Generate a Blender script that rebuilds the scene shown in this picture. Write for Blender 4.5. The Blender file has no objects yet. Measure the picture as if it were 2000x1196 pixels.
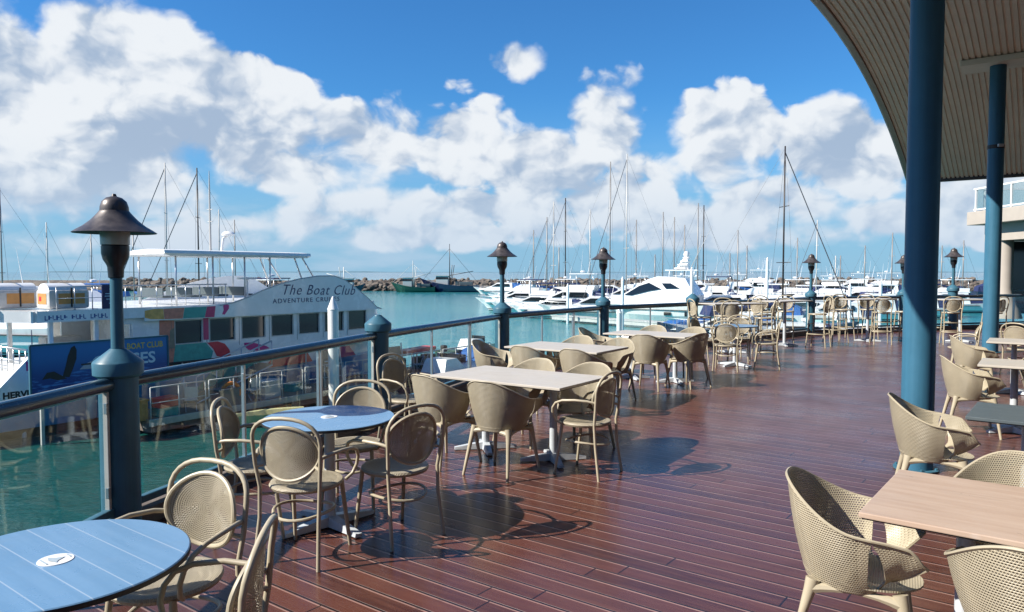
import bpy, bmesh, math, random
from math import sin, cos, pi, radians, sqrt, atan2
from mathutils import Vector, Matrix, noise

C = bpy.context.scene.collection
random.seed(11)

# ------------------------------------------------------------------ camera
F = 1440.0
PITCH = math.atan(66.0 / F)
cam_d = bpy.data.cameras.new("camera")
cam = bpy.data.objects.new("camera", cam_d)
C.objects.link(cam)
cam.location = (0, 0, 1.7)
cam.rotation_euler = (pi / 2 - PITCH, 0, 0)
cam_d.sensor_width = 36
cam_d.lens = F / 2000 * 36
cam_d.clip_start = 0.05
cam_d.clip_end = 60000
bpy.context.scene.camera = cam

# ------------------------------------------------------------------ sun
SUN_DIR = Vector((-1.03, -0.27, 0.86)).normalized()      # towards the sun
sun_d = bpy.data.lights.new("sun", 'SUN')
sun_d.energy = 5.0
sun_d.angle = radians(0.5)
sun_d.color = (1.0, 0.94, 0.84)
sun = bpy.data.objects.new("sun", sun_d)
C.objects.link(sun)
sun.rotation_euler = SUN_DIR.to_track_quat('Z', 'Y').to_euler()

# ------------------------------------------------------------------ exposure
sc = bpy.context.scene
sc.view_settings.view_transform = 'Standard'
sc.view_settings.look = 'None'
sc.view_settings.exposure = 0.9
sc.view_settings.gamma = 1.0
sc.view_settings.use_curve_mapping = False
sc.render.engine = 'CYCLES'
sc.cycles.use_denoising = True
sc.cycles.max_bounces = 8
sc.cycles.transparent_max_bounces = 24
sc.cycles.caustics_reflective = False
sc.cycles.caustics_refractive = False


# ------------------------------------------------------------------ node helpers
class NT:
    """small expression helper over a node tree"""
    def __init__(self, tree):
        self.t = tree

    def n(self, typ, **kw):
        nd = self.t.nodes.new(typ)
        for k, v in kw.items():
            setattr(nd, k, v)
        return nd

    def link(self, a, b):
        self.t.links.new(a, b)

    def setin(self, nd, i, v):
        if isinstance(v, bpy.types.NodeSocket):
            self.t.links.new(v, nd.inputs[i])
        elif v is not None:
            nd.inputs[i].default_value = v

    def m(self, op, a, b=None, c=None, clamp=False):
        nd = self.n('ShaderNodeMath', operation=op, use_clamp=clamp)
        self.setin(nd, 0, a)
        self.setin(nd, 1, b)
        self.setin(nd, 2, c)
        return nd.outputs[0]

    def vm(self, op, a, b=None):
        nd = self.n('ShaderNodeVectorMath', operation=op)
        self.setin(nd, 0, a)
        self.setin(nd, 1, b)
        return nd.outputs[0]

    def noise(self, vec, scale, detail=4, rough=0.5, lac=2.0, dist=0.0, out=0):
        nd = self.n('ShaderNodeTexNoise')
        if vec is not None:
            self.link(vec, nd.inputs['Vector'])
        nd.inputs['Scale'].default_value = scale
        nd.inputs['Detail'].default_value = detail
        nd.inputs['Roughness'].default_value = rough
        nd.inputs['Lacunarity'].default_value = lac
        nd.inputs['Distortion'].default_value = dist
        return nd.outputs[out]

    def mix(self, fac, a, b, blend='MIX'):
        nd = self.n('ShaderNodeMix', data_type='RGBA', blend_type=blend)
        self.setin(nd, 0, fac)
        self.setin(nd, 6, a)
        self.setin(nd, 7, b)
        return nd.outputs[2]

    def smooth(self, v, a, b, lo=0.0, hi=1.0):
        nd = self.n('ShaderNodeMapRange', interpolation_type='SMOOTHSTEP')
        self.setin(nd, 0, v)
        for i, q in zip((1, 2, 3, 4), (a, b, lo, hi)):
            self.setin(nd, i, q)
        return nd.outputs[0]

    def lin(self, v, a, b, lo=0.0, hi=1.0):
        nd = self.n('ShaderNodeMapRange')
        self.setin(nd, 0, v)
        for i, q in zip((1, 2, 3, 4), (a, b, lo, hi)):
            self.setin(nd, i, q)
        return nd.outputs[0]

    def sep(self, v):
        nd = self.n('ShaderNodeSeparateXYZ')
        self.link(v, nd.inputs[0])
        return nd.outputs

    def comb(self, x, y, z=0.0):
        nd = self.n('ShaderNodeCombineXYZ')
        self.setin(nd, 0, x)
        self.setin(nd, 1, y)
        self.setin(nd, 2, z)
        return nd.outputs[0]


# ------------------------------------------------------------------ world: sky with cumulus
CLOUD_T = -0.03
CLOUD_LO = (4.18, 5.36, 7.09, 1)
CLOUD_HI = (9.3, 9.69, 10.09, 1)
VEIL = (5.58, 7.04, 8.77, 1)
HORIZON = (3.07, 5.49, 7.95, 1)
def build_world():
    w = bpy.data.worlds.new("World")
    sc.world = w
    w.use_nodes = True
    t = w.node_tree
    for nd in list(t.nodes):
        t.nodes.remove(nd)
    N = NT(t)
    out = N.n('ShaderNodeOutputWorld')
    bg = N.n('ShaderNodeBackground')
    bg.inputs[1].default_value = 0.05
    sky = N.n('ShaderNodeTexSky', sky_type='NISHITA')
    sky.sun_disc = False
    sky.sun_elevation = math.asin(SUN_DIR.z)
    sky.sun_rotation = atan2(SUN_DIR.x, SUN_DIR.y)
    sky.altitude = 0
    sky.air_density = 1.15
    sky.dust_density = 0.0
    sky.ozone_density = 2.2
    hs = N.n('ShaderNodeHueSaturation')
    hs.inputs['Saturation'].default_value = 1.0
    hs.inputs['Hue'].default_value = 0.5
    hs.inputs['Value'].default_value = 1.0
    N.link(N.mix(1.0, sky.outputs[0], (0.385, 0.972, 1.551, 1), 'MULTIPLY'), hs.inputs['Color'])
    tc = N.n('ShaderNodeTexCoord')
    x, y, z = N.sep(tc.outputs['Generated'])
    az = N.m('ARCTAN2', x, y)
    el = N.m('ARCSINE', N.m('MAXIMUM', N.m('MINIMUM', z, 1.0), -1.0))
    # cloud masses: (azimuth, elevation, half widths, weight) in radians
    blobs = []
    def B(px, py, rx, ry, wgt=1.0):
        a = math.atan((px - 1000) / F)
        e = math.atan((532 - py) / F * cos(a))
        blobs.append((a, e, rx / F * cos(a) ** 2, ry / F * cos(a), wgt))
    B(150, 265, 400, 215, 1.3)
    B(240, 110, 170, 115, 1.15)
    B(440, 240, 240, 150, 1.2)
    B(20, 90, 120, 90, .7)
    B(560, 330, 200, 60, .9)
    B(720, 275, 170, 85, .95)
    B(900, 285, 120, 90, .9)
    B(1300, 420, 260, 40, .75)
    B(700, 400, 160, 40, .6)
    B(1060, 330, 160, 80, .95)
    B(930, 410, 220, 45, .75)
    B(1190, 240, 100, 105, .95)
    B(1180, 390, 160, 65, .85)
    B(1390, 280, 125, 110, 1.0)
    B(1290, 330, 120, 60, .75)
    B(1660, 300, 160, 100, 1.0)
    B(1500, 400, 170, 60, .85)
    B(1740, 430, 140, 40, .75)
    B(1900, 400, 150, 90, .9)
    B(1008, 122, 62, 40, .85)
    B(895, 172, 34, 26, .5)
    B(880, 460, 340, 30, .62)
    B(1480, 462, 320, 30, .62)
    B(200, 420, 220, 40, .6)
    B(580, 432, 130, 36, .7)
    B(330, 460, 200, 28, .5)
    B(80, 470, 160, 30, .5)
    # masses outside the picture, for light and reflections
    for k in range(4):
        blobs.append((radians(75 + k * 65), radians(12 + 6 * (k % 2)), .30, .13, .85))
    g = None
    for a, e, ra, re, wt in blobs:
        dx = N.m('MULTIPLY', N.m('SUBTRACT', az, a if a < pi else a - 2 * pi), 1 / ra)
        dy = N.m('MULTIPLY', N.m('SUBTRACT', el, e), 1 / re)
        d2 = N.m('MULTIPLY_ADD', dx, dx, N.m('MULTIPLY', dy, dy))
        v = N.m('MULTIPLY_ADD', d2, -wt, wt)
        if g is None:
            g = v
        else:
            nd = N.n('ShaderNodeMath', operation='SMOOTH_MAX')
            N.setin(nd, 0, g); N.setin(nd, 1, v); nd.inputs[2].default_value = 0.25
            g = nd.outputs[0]
    g = N.m('MAXIMUM', g, -1.2)
    P = N.comb(az, N.m('MULTIPLY', el, 1.25), 0.0)
    warp = N.noise(P, 9.0, 4, .55, out=1)
    Pw = N.vm('ADD', P, N.vm('MULTIPLY', N.vm('SUBTRACT', warp, (0.5, 0.5, 0.5)), (0.085, 0.06, 0)))
    def puff(p, s_):
        nd = N.n('ShaderNodeTexVoronoi', voronoi_dimensions='2D', feature='SMOOTH_F1')
        N.link(p, nd.inputs['Vector'])
        nd.inputs['Scale'].default_value = s_
        nd.inputs['Smoothness'].default_value = 0.35
        nd.inputs['Detail'].default_value = 2.5
        nd.inputs['Roughness'].default_value = 0.48
        nd.inputs['Lacunarity'].default_value = 2.3
        return N.m('SUBTRACT', 0.62, nd.outputs['Distance'])
    def dens_at(p, detail):
        a_ = N.noise(p, 6.0, detail, .56)
        return N.m('ADD', N.m('MULTIPLY', N.m('SUBTRACT', a_, .5), 1.25), N.m('MULTIPLY', puff(p, 12.0), 0.36))
    n0 = dens_at(Pw, 10)
    n1 = dens_at(N.vm('ADD', Pw, (-0.012, 0.016, 0)), 7)
    n2 = dens_at(N.vm('ADD', Pw, (-0.040, 0.055, 0)), 4)
    dens = N.m('ADD', N.m('MULTIPLY', g, 0.42), N.m('SUBTRACT', n0, CLOUD_T))
    soft = N.noise(P, 4.0, 2, .5)
    alpha = N.smooth(dens, -0.04, N.lin(soft, .40, .66, .085, .36))
    # self-shadowing: thinner towards the sun = brighter
    d1 = N.m('SUBTRACT', n0, n1)
    d2 = N.m('SUBTRACT', n0, n2)
    lit = N.m('ADD', N.m('MULTIPLY', d1, 2.3), N.m('MULTIPLY', d2, 1.5))
    lit = N.m('ADD', lit, 0.68)
    core = N.smooth(dens, 0.10, 0.60)
    lit = N.m('SUBTRACT', lit, N.m('MULTIPLY', core, 0.25))
    lit = N.smooth(lit, -0.05, 1.0)
    cloud = N.mix(lit, CLOUD_LO, CLOUD_HI)
    veil = N.smooth(el, 0.17, 0.0, 0.0, 0.7)
    cloud = N.mix(veil, cloud, VEIL)
    skyc = N.mix(N.smooth(el, 0.24, 0.0, 0.0, 0.85), hs.outputs[0], HORIZON)
    streak = N.noise(N.comb(az, N.m('MULTIPLY', el, 4.0), 0.0), 5.0, 5, .55)
    thin = N.m('MULTIPLY', N.smooth(streak, .46, .66, 0, .55), N.smooth(el, 0.19, 0.03))
    skyc = N.mix(thin, skyc, VEIL)
    col = N.mix(N.m('MULTIPLY', alpha, 0.98), skyc, cloud)
    N.link(col, bg.inputs[0])
    N.link(bg.outputs[0], out.inputs[0])
    w.cycles.sampling_method = 'MANUAL'
    w.cycles.sample_map_resolution = 512
build_world()


# ------------------------------------------------------------------ materials
ALB = 0.80
def mat(name, col, rough=0.5, metal=0.0, spec=None, coat=0.0, var=0.0, vscale=6.0, bump=0.0, bscale=40.0, trans=None, coat_rough=0.1, streak=False, objvar=0.0):
    m = bpy.data.materials.new(name)
    m.use_nodes = True
    t = m.node_tree
    p = t.nodes['Principled BSDF']
    N = NT(t)
    p.inputs['Roughness'].default_value = rough
    p.inputs['Metallic'].default_value = metal
    if spec is not None:
        p.inputs['Specular IOR Level'].default_value = spec
    p.inputs['Coat Weight'].default_value = coat
    p.inputs['Coat Roughness'].default_value = coat_rough
    col = tuple(q * ALB for q in col)
    c = (*col, 1)
    p.inputs['Base Color'].default_value = c
    if var > 0 or bump > 0:
        tc = N.n('ShaderNodeTexCoord')
        if var > 0:
            nz = N.noise(tc.outputs['Object'], vscale, 5, .6)
            if streak:
                st = N.noise(N.vm('MULTIPLY', tc.outputs['Object'], (26.0, 26.0, 1.3)), 1.0, 4, .6)
                nz = N.m('ADD', N.m('MULTIPLY', nz, .5), N.m('MULTIPLY', st, .5))
            f = N.lin(nz, 0.3, 0.7, 1 - var, 1 + var)
            if objvar:
                oi = N.n('ShaderNodeObjectInfo')
                f = N.m('MULTIPLY', f, N.lin(oi.outputs['Random'], 0, 1, 1 - objvar, 1 + objvar * .6))
            mx = N.n('ShaderNodeVectorMath', operation='SCALE')
            mx.inputs[0].default_value = col
            N.link(f, mx.inputs['Scale'])
            N.link(mx.outputs[0], p.inputs['Base Color'])
            rr = N.lin(nz, 0.3, 0.7, max(0.02, rough - .08), min(1, rough + .08))
            N.link(rr, p.inputs['Roughness'])
        if bump > 0:
            b = N.n('ShaderNodeBump')
            b.inputs['Strength'].default_value = bump
            b.inputs['Distance'].default_value = 0.01
            N.link(N.noise(tc.outputs['Object'], bscale, 4, .6), b.inputs['Height'])
            N.link(b.outputs[0], p.inputs['Normal'])
    return m


def perf_mat(name, col, pitch, hole, polar=False):
    """moulded resin with a regular field of small holes (UVs in metres)"""
    m = mat(name, col, 0.42, var=0.08, vscale=7, objvar=.09)
    t = m.node_tree
    N = NT(t)
    p = t.nodes['Principled BSDF']
    o = t.nodes['Material Output']
    uv = N.n('ShaderNodeUVMap'); uv.uv_map = 'UVMap'
    u, v, _ = N.sep(uv.outputs[0])
    vv = N.m('MULTIPLY', v, 1 / pitch)
    row = N.m('FLOOR', vv)
    off = N.m('MULTIPLY', N.m('MODULO', N.m('ABSOLUTE', row), 2.0), 0.5)
    uu = N.m('ADD', N.m('MULTIPLY', u, 1 / pitch), off)
    fx = N.m('SUBTRACT', N.m('FRACT', uu), 0.5)
    fy = N.m('SUBTRACT', N.m('FRACT', vv), 0.5)
    ax = N.m('ABSOLUTE', fx); ay = N.m('ABSOLUTE', fy)
    d = N.m('MAXIMUM', N.m('MULTIPLY', ax, 1.0), N.m('MULTIPLY', ay, 1.25))
    h = N.smooth(d, hole - .04, hole + .04)          # 0 in hole, 1 on plastic
    # mask: plain margin where the third UV layer says so
    b = N.n('ShaderNodeBump')
    b.inputs['Strength'].default_value = 0.6
    b.inputs['Distance'].default_value = 0.004
    N.link(N.smooth(d, hole - .05, hole + .22), b.inputs['Height'])
    N.link(b.outputs[0], p.inputs['Normal'])
    at = N.n('ShaderNodeAttribute'); at.attribute_name = 'solid'
    a = N.m('MAXIMUM', h, N.m('GREATER_THAN', at.outputs['Fac'], 0.5))
    N.link(a, p.inputs['Alpha'])
    return m


def glass_mat(name, tint=(0.93, 0.98, 0.97), refl=0.5):
    m = bpy.data.materials.new(name)
    m.use_nodes = True
    t = m.node_tree
    N = NT(t)
    for nd in list(t.nodes):
        t.nodes.remove(nd)
    o = N.n('ShaderNodeOutputMaterial')
    tr = N.n('ShaderNodeBsdfTransparent'); tr.inputs[0].default_value = (*tint, 1)
    gl = N.n('ShaderNodeBsdfGlossy'); gl.inputs['Roughness'].default_value = 0.02
    fr = N.n('ShaderNodeFresnel'); fr.inputs[0].default_value = 1.5
    mx = N.n('ShaderNodeMixShader')
    N.link(N.m('MULTIPLY', fr.outputs[0], refl), mx.inputs[0])
    N.link(tr.outputs[0], mx.inputs[1]); N.link(gl.outputs[0], mx.inputs[2])
    N.link(mx.outputs[0], o.inputs[0])
    return m


M = {}
M['post'] = mat('blue_grey_paint', (0.050, 0.148, 0.212), 0.42, var=0.22, vscale=5, spec=.3, streak=True)
M['pillar'] = mat('pillar_blue_paint', (0.045, 0.158, 0.252), 0.45, var=0.16, vscale=2.5, spec=.3, streak=True)
M['rail'] = mat('rail_navy_paint', (0.038, 0.082, 0.12), 0.22, coat=.6, var=.12, vscale=12)
M['lampmetal'] = mat('lamp_bronze_metal', (0.10, 0.085, 0.082), 0.42, metal=.35, var=.35, vscale=14)
M['lampblack'] = mat('lamp_black_metal', (0.018, 0.020, 0.026), 0.35)
M['lampglass'] = mat('lamp_frosted_glass', (0.55, 0.56, 0.50), 0.25)
M['steel'] = mat('steel', (0.62, 0.64, 0.66), 0.28, metal=.8)
M['resin'] = mat('beige_resin', (0.475, 0.412, 0.295), 0.40, var=.08, vscale=7, objvar=.09)
M['resin_perf'] = perf_mat('beige_resin_perforated', (0.475, 0.412, 0.295), 0.0100, 0.25)
M['resin_weave'] = perf_mat('beige_resin_cane', (0.455, 0.392, 0.28), 0.0085, 0.29)
M['white'] = mat('white_gelcoat', (0.94, 0.94, 0.93), 0.25, coat=.4, var=.07, vscale=1.6)
M['offwhite'] = mat('weathered_white_paint', (0.58, 0.58, 0.56), 0.5, var=.12, vscale=5)
M['pedestal'] = mat('pedestal_grey_enamel', (0.58, 0.62, 0.66), 0.32, var=.06)
M['black'] = mat('black_rubber', (0.02, 0.02, 0.022), 0.6)
M['darkglass'] = mat('dark_tinted_glass', (0.012, 0.016, 0.020), 0.06, spec=.6)
M['blueglass'] = mat('green_tinted_glass', (0.02, 0.10, 0.10), 0.06, spec=.6)
M['navy'] = mat('navy_canvas', (0.018, 0.030, 0.115), 0.75, var=.2)
M['bluecanvas'] = mat('blue_canvas', (0.02, 0.13, 0.42), 0.7, var=.15)
M['hullblue'] = mat('blue_hull_paint', (0.05, 0.22, 0.45), 0.3, coat=.3, var=.08, vscale=.8)
M['hullnavy'] = mat('navy_hull_paint', (0.012, 0.022, 0.07), 0.25, coat=.3)
M['hullgreen'] = mat('green_hull_paint', (0.012, 0.075, 0.05), 0.35, var=.2)
M['antifoul'] = mat('dark_antifouling', (0.025, 0.02, 0.02), 0.7, var=.3)
M['alu'] = mat('mast_aluminium', (0.30, 0.28, 0.265), 0.45, metal=.2)
M['mastwhite'] = mat('mast_white_paint', (0.56, 0.54, 0.51), 0.4)
M['mastdark'] = mat('mast_dark_carbon', (0.035, 0.028, 0.026), 0.4)
M['wire'] = mat('rigging_wire', (0.09, 0.09, 0.10), 0.5)
M['aqua'] = mat('pale_aqua_paint', (0.42, 0.66, 0.66), 0.4, var=.08)
M['orange'] = mat('orange_plastic', (0.80, 0.22, 0.02), 0.5, var=.08)
M['red'] = mat('red_paint', (0.78, 0.05, 0.07), 0.45, var=.1)
M['teak'] = mat('weathered_teak', (0.30, 0.22, 0.15), 0.65, var=.25, vscale=10)
M['wharf'] = mat('wharf_timber', (0.16, 0.13, 0.11), 0.75, var=.3, vscale=6, bump=.5, bscale=25)
M['cream'] = mat('cream_render', (0.47, 0.415, 0.36), 0.75, var=.05, vscale=3, bump=.15, bscale=60)
M['slate'] = mat('dark_grey_laminate', (0.10, 0.125, 0.135), 0.4, var=.06)
M['paleyellow'] = mat('pale_yellow_paint', (0.66, 0.60, 0.30), 0.5)
M['liferaft_orange'] = mat('sun_faded_orange_panel', (0.62, 0.30, 0.09), 0.55, var=.2, vscale=3)
M['signnavy'] = mat('navy_sign_vinyl', (0.01, 0.016, 0.09), 0.4)
M['glass'] = glass_mat('clear_balustrade_glass', (0.95, 0.985, 0.98), 0.16)
M['glass2'] = glass_mat('balcony_glass', (0.88, 0.95, 0.95), 0.35)
M['coral'] = mat('coral_paint', (0.70, 0.26, 0.18), 0.4, var=.2)
M['ochre'] = mat('ochre_paint', (0.80, 0.46, 0.14), 0.4, var=.25, vscale=5)
M['teal'] = mat('teal_paint', (0.06, 0.40, 0.35), 0.4, var=.2)
M['crimson'] = mat('crimson_paint', (0.62, 0.06, 0.18), 0.4, var=.12)
M['olive'] = mat('olive_grey_paint', (0.27, 0.23, 0.17), 0.4, var=.2)
M['textblue'] = mat('dark_blue_lettering', (0.012, 0.03, 0.14), 0.4)
M['textblack'] = mat('black_lettering', (0.012, 0.012, 0.014), 0.4)
M['textmagenta'] = mat('magenta_lettering', (0.68, 0.05, 0.26), 0.4)
M['textyellow'] = mat('yellow_lettering', (0.70, 0.50, 0.10), 0.4)
M['textpale'] = mat('pale_blue_lettering', (0.55, 0.74, 0.88), 0.4)
def hull_white():
    m = bpy.data.materials.new('white_hull_with_boot_stripe')
    m.use_nodes = True
    t = m.node_tree; N = NT(t); p = t.nodes['Principled BSDF']
    tc = N.n('ShaderNodeTexCoord')
    x, y, z = N.sep(tc.outputs['Object'])
    oi = N.n('ShaderNodeObjectInfo')
    rnd_ = oi.outputs['Random']
    base = N.mix(rnd_, (.66, .66, .64, 1), (.78, .78, .77, 1))
    stripe = N.mix(N.m('GREATER_THAN', rnd_, .5), (.02, .03, .10, 1), (.02, .02, .022, 1))
    c = N.mix(N.m('MULTIPLY', N.m('GREATER_THAN', z, .20), N.m('LESS_THAN', z, .30)), base, stripe)
    c = N.mix(N.m('LESS_THAN', z, .12), c, stripe)
    grime = N.noise(N.vm('MULTIPLY', tc.outputs['Object'], (3.0, 3.0, .5)), 1.5, 4, .6)
    c = N.mix(N.smooth(grime, .5, .8, 0, .35), c, (.35, .32, .26, 1))
    N.link(c, p.inputs['Base Color'])
    p.inputs['Roughness'].default_value = .3
    return m
M['hullwhite'] = hull_white()


# ------------------------------------------------------------------ mesh builder
class MB:
    def __init__(self):
        self.bm = bmesh.new()

    def box(self, c, s, rz=0.0, bevel=0.0, mtx=None):
        r = bmesh.ops.create_cube(self.bm, size=1.0)
        vs = r['verts']
        for v in vs:
            v.co = Vector((v.co.x * s[0], v.co.y * s[1], v.co.z * s[2]))
        if bevel > 0:
            es = list({e for v in vs for e in v.link_edges})
            rb = bmesh.ops.bevel(self.bm, geom=es, offset=bevel, segments=2, affect='EDGES', profile=.6)
            vs = list({v for f in rb['faces'] for v in f.verts} | {v for v in vs if v.is_valid})
        R = Matrix.Rotation(rz, 4, 'Z')
        T = Matrix.Translation(Vector(c)) @ R
        if mtx is not None:
            T = mtx @ T
        for v in vs:
            v.co = T @ v.co
        return self

    def tube(self, pts, r, seg=8, closed=False, cap=True):
        pts = [Vector(p) for p in pts]
        n = len(pts)
        rs = r if isinstance(r, (list, tuple)) else [r] * n
        rings = []
        prev = None
        for i, p in enumerate(pts):
            if closed:
                d = (pts[(i + 1) % n] - pts[i - 1])
            elif i == 0:
                d = pts[1] - pts[0]
            elif i == n - 1:
                d = pts[-1] - pts[-2]
            else:
                d = (pts[i + 1] - pts[i]).normalized() + (pts[i] - pts[i - 1]).normalized()
            if d.length < 1e-9:
                d = Vector((0, 0, 1))
            d.normalize()
            if prev is None:
                a = Vector((0, 0, 1)) if abs(d.z) < .9 else Vector((1, 0, 0))
                u = d.cross(a).normalized()
            else:
                u = (prev - d * prev.dot(d))
                u = u.normalized() if u.length > 1e-6 else d.orthogonal().normalized()
            prev = u
            w = d.cross(u)
            rings.append([self.bm.verts.new(p + (u * cos(2 * pi * k / seg) + w * sin(2 * pi * k / seg)) * rs[i]) for k in range(seg)])
        m = n if closed else n - 1
        for i in range(m):
            A, B_ = rings[i], rings[(i + 1) % n]
            for k in range(seg):
                f = self.bm.faces.new((A[k], A[(k + 1) % seg], B_[(k + 1) % seg], B_[k]))
                f.smooth = True
        if cap and not closed:
            self.bm.faces.new(rings[0][::-1])
            self.bm.faces.new(rings[-1])
        return self

    def lathe(self, prof, c=(0, 0, 0), seg=24, smooth=True, cap=True):
        c = Vector(c)
        rings = []
        for r, z in prof:
            rings.append([self.bm.verts.new(c + Vector((r * cos(2 * pi * k / seg), r * sin(2 * pi * k / seg), z))) for k in range(seg)])
        for A, B_ in zip(rings, rings[1:]):
            for k in range(seg):
                f = self.bm.faces.new((A[k], A[(k + 1) % seg], B_[(k + 1) % seg], B_[k]))
                f.smooth = smooth
        if cap:
            if prof[0][0] > 1e-4:
                self.bm.faces.new(rings[0][::-1])
            if prof[-1][0] > 1e-4:
                self.bm.faces.new(rings[-1])
        return self

    def prism(self, outline, d, mtx=None):
        """outline: list of 3-D points of a planar polygon; d: extrusion vector"""
        d = Vector(d)
        A = [Vector(p) for p in outline]
        B_ = [p + d for p in A]
        if mtx is not None:
            A = [mtx @ p for p in A]; B_ = [mtx @ p for p in B_]
        va = [self.bm.verts.new(p) for p in A]
        vb = [self.bm.verts.new(p) for p in B_]
        n = len(va)
        self.bm.faces.new(va[::-1]); self.bm.faces.new(vb)
        for i in range(n):
            self.bm.faces.new((va[i], va[(i + 1) % n], vb[(i + 1) % n], vb[i]))
        return self

    def loft(self, secs, cap=True, smooth=False):
        """secs: list of sections with the same number of points (open strips)"""
        rows = [[self.bm.verts.new(Vector(p)) for p in s] for s in secs]
        for A, B_ in zip(rows, rows[1:]):
            for k in range(len(A) - 1):
                f = self.bm.faces.new((A[k], A[k + 1], B_[k + 1], B_[k]))
                f.smooth = smooth
        if cap:
            for r in (rows[0][::-1], rows[-1]):
                try:
                    self.bm.faces.new(r)
                except ValueError:
                    pass
        return self

    def build(self, name, material, parent=None, loc=None, rz=0.0, merge=False):
        if merge:
            bmesh.ops.remove_doubles(self.bm, verts=self.bm.verts, dist=1e-5)
        bmesh.ops.recalc_face_normals(self.bm, faces=self.bm.faces)
        for e in self.bm.edges:
            if len(e.link_faces) == 2 and e.calc_face_angle(0.0) > 0.65:
                e.smooth = False
        me = bpy.data.meshes.new(name)
        self.bm.to_mesh(me)
        self.bm.free()
        mats = material if isinstance(material, (list, tuple)) else [material]
        for mm in mats:
            me.materials.append(mm)
        o = bpy.data.objects.new(name, me)
        C.objects.link(o)
        if parent is not None:
            o.parent = parent
        if loc is not None:
            o.location = loc
        o.rotation_euler.z = rz
        return o


def empty(name, loc=(0, 0, 0), rz=0.0):
    o = bpy.data.objects.new(name, None)
    C.objects.link(o)
    o.location = loc
    o.rotation_euler.z = rz
    o.empty_display_size = 0.1
    return o


def tag(o, label=None, cat=None, group=None, kind=None):
    if label: o['label'] = label
    if cat: o['category'] = cat
    if group: o['group'] = group
    if kind: o['kind'] = kind
    return o


def dup(root, loc, rz, label=None, group=None, parent=None, scale=None):
    c = root.copy()
    C.objects.link(c)
    if parent is not None:
        c.parent = parent
    else:
        c.location = loc
        c.rotation_euler.z = rz
        if scale: c.scale = scale
        if label: c['label'] = label
        if group: c['group'] = group
    for ch in root.children:
        dup(ch, None, None, parent=c)
    return c


def text_obj(name, s, size, material, parent, mtx, shear=0.0, extrude=0.002, bold=0.0, spacing=1.0, align='LEFT', xscale=1.0):
    cu = bpy.data.curves.new('txt', 'FONT')
    cu.body = s
    cu.size = size
    cu.shear = shear
    cu.extrude = extrude
    cu.offset = bold
    cu.space_character = spacing
    cu.align_x = align
    cu.resolution_u = 3
    to = bpy.data.objects.new('txt', cu)
    C.objects.link(to)
    bpy.context.view_layer.update()
    me = bpy.data.meshes.new_from_object(to.evaluated_get(bpy.context.evaluated_depsgraph_get()))
    bpy.data.objects.remove(to)
    bpy.data.curves.remove(cu)
    me.transform(mtx @ Matrix.Diagonal((xscale, 1, 1, 1)))
    me.materials.clear()
    me.materials.append(material)
    me.name = name
    o = bpy.data.objects.new(name, me)
    C.objects.link(o)
    o.parent = parent
    return o


def arc(cx, cy, r, a0, a1, n):
    return [(cx + r * cos(a0 + (a1 - a0) * i / n), cy + r * sin(a0 + (a1 - a0) * i / n)) for i in range(n + 1)]


def AZ(deg):
    """compass-like azimuth (clockwise from +Y) as a Z rotation for things that face +Y"""
    return -radians(deg)
# ================================================================== SETTING
WATER_Z = -3.5
DECK_AZ = radians(-53)

# ---- water
def water_mat():
    m = bpy.data.materials.new('harbour_water')
    m.use_nodes = True
    t = m.node_tree
    N = NT(t)
    p = t.nodes['Principled BSDF']
    tc = N.n('ShaderNodeTexCoord')
    ob = tc.outputs['Object']
    x, y, z = N.sep(ob)
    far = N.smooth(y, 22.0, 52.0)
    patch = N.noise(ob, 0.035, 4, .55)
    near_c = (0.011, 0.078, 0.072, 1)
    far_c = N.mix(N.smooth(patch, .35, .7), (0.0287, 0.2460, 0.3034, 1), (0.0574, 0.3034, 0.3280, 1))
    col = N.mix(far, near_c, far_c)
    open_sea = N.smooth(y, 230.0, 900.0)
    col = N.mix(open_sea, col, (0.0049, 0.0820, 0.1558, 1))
    # pale crests and glitter-streaked ripples close to the wharf
    rip = N.noise(ob, 1.6, 5, .62, dist=1.2)
    fo = N.smooth(rip, .56, .74, 0.0, 0.30)
    nearm = N.smooth(y, 16.0, 11.0)
    col = N.mix(N.m('MULTIPLY', fo, nearm), col, (0.0820, 0.2952, 0.2952, 1))
    N.link(col, p.inputs['Base Color'])
    p.inputs['Roughness'].default_value = 0.07
    p.inputs['IOR'].default_value = 1.333
    sc1 = N.noise(ob, 0.9, 5, .6, dist=.6)
    sc2 = N.noise(N.vm('MULTIPLY', ob, (1.0, 1.6, 1.0)), 4.5, 4, .6)
    h = N.m('ADD', sc1, N.m('MULTIPLY', sc2, .28))
    b = N.n('ShaderNodeBump')
    b.inputs['Strength'].default_value = 0.55
    b.inputs['Distance'].default_value = 0.18
    N.link(h, b.inputs['Height'])
    N.link(b.outputs[0], p.inputs['Normal'])
    return m

mb = MB()
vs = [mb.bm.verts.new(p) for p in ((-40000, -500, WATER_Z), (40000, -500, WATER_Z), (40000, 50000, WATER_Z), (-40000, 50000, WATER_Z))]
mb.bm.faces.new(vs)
tag(mb.build('water', water_mat()), 'teal harbour water reaching out to the open sea', kind='structure')

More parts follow.
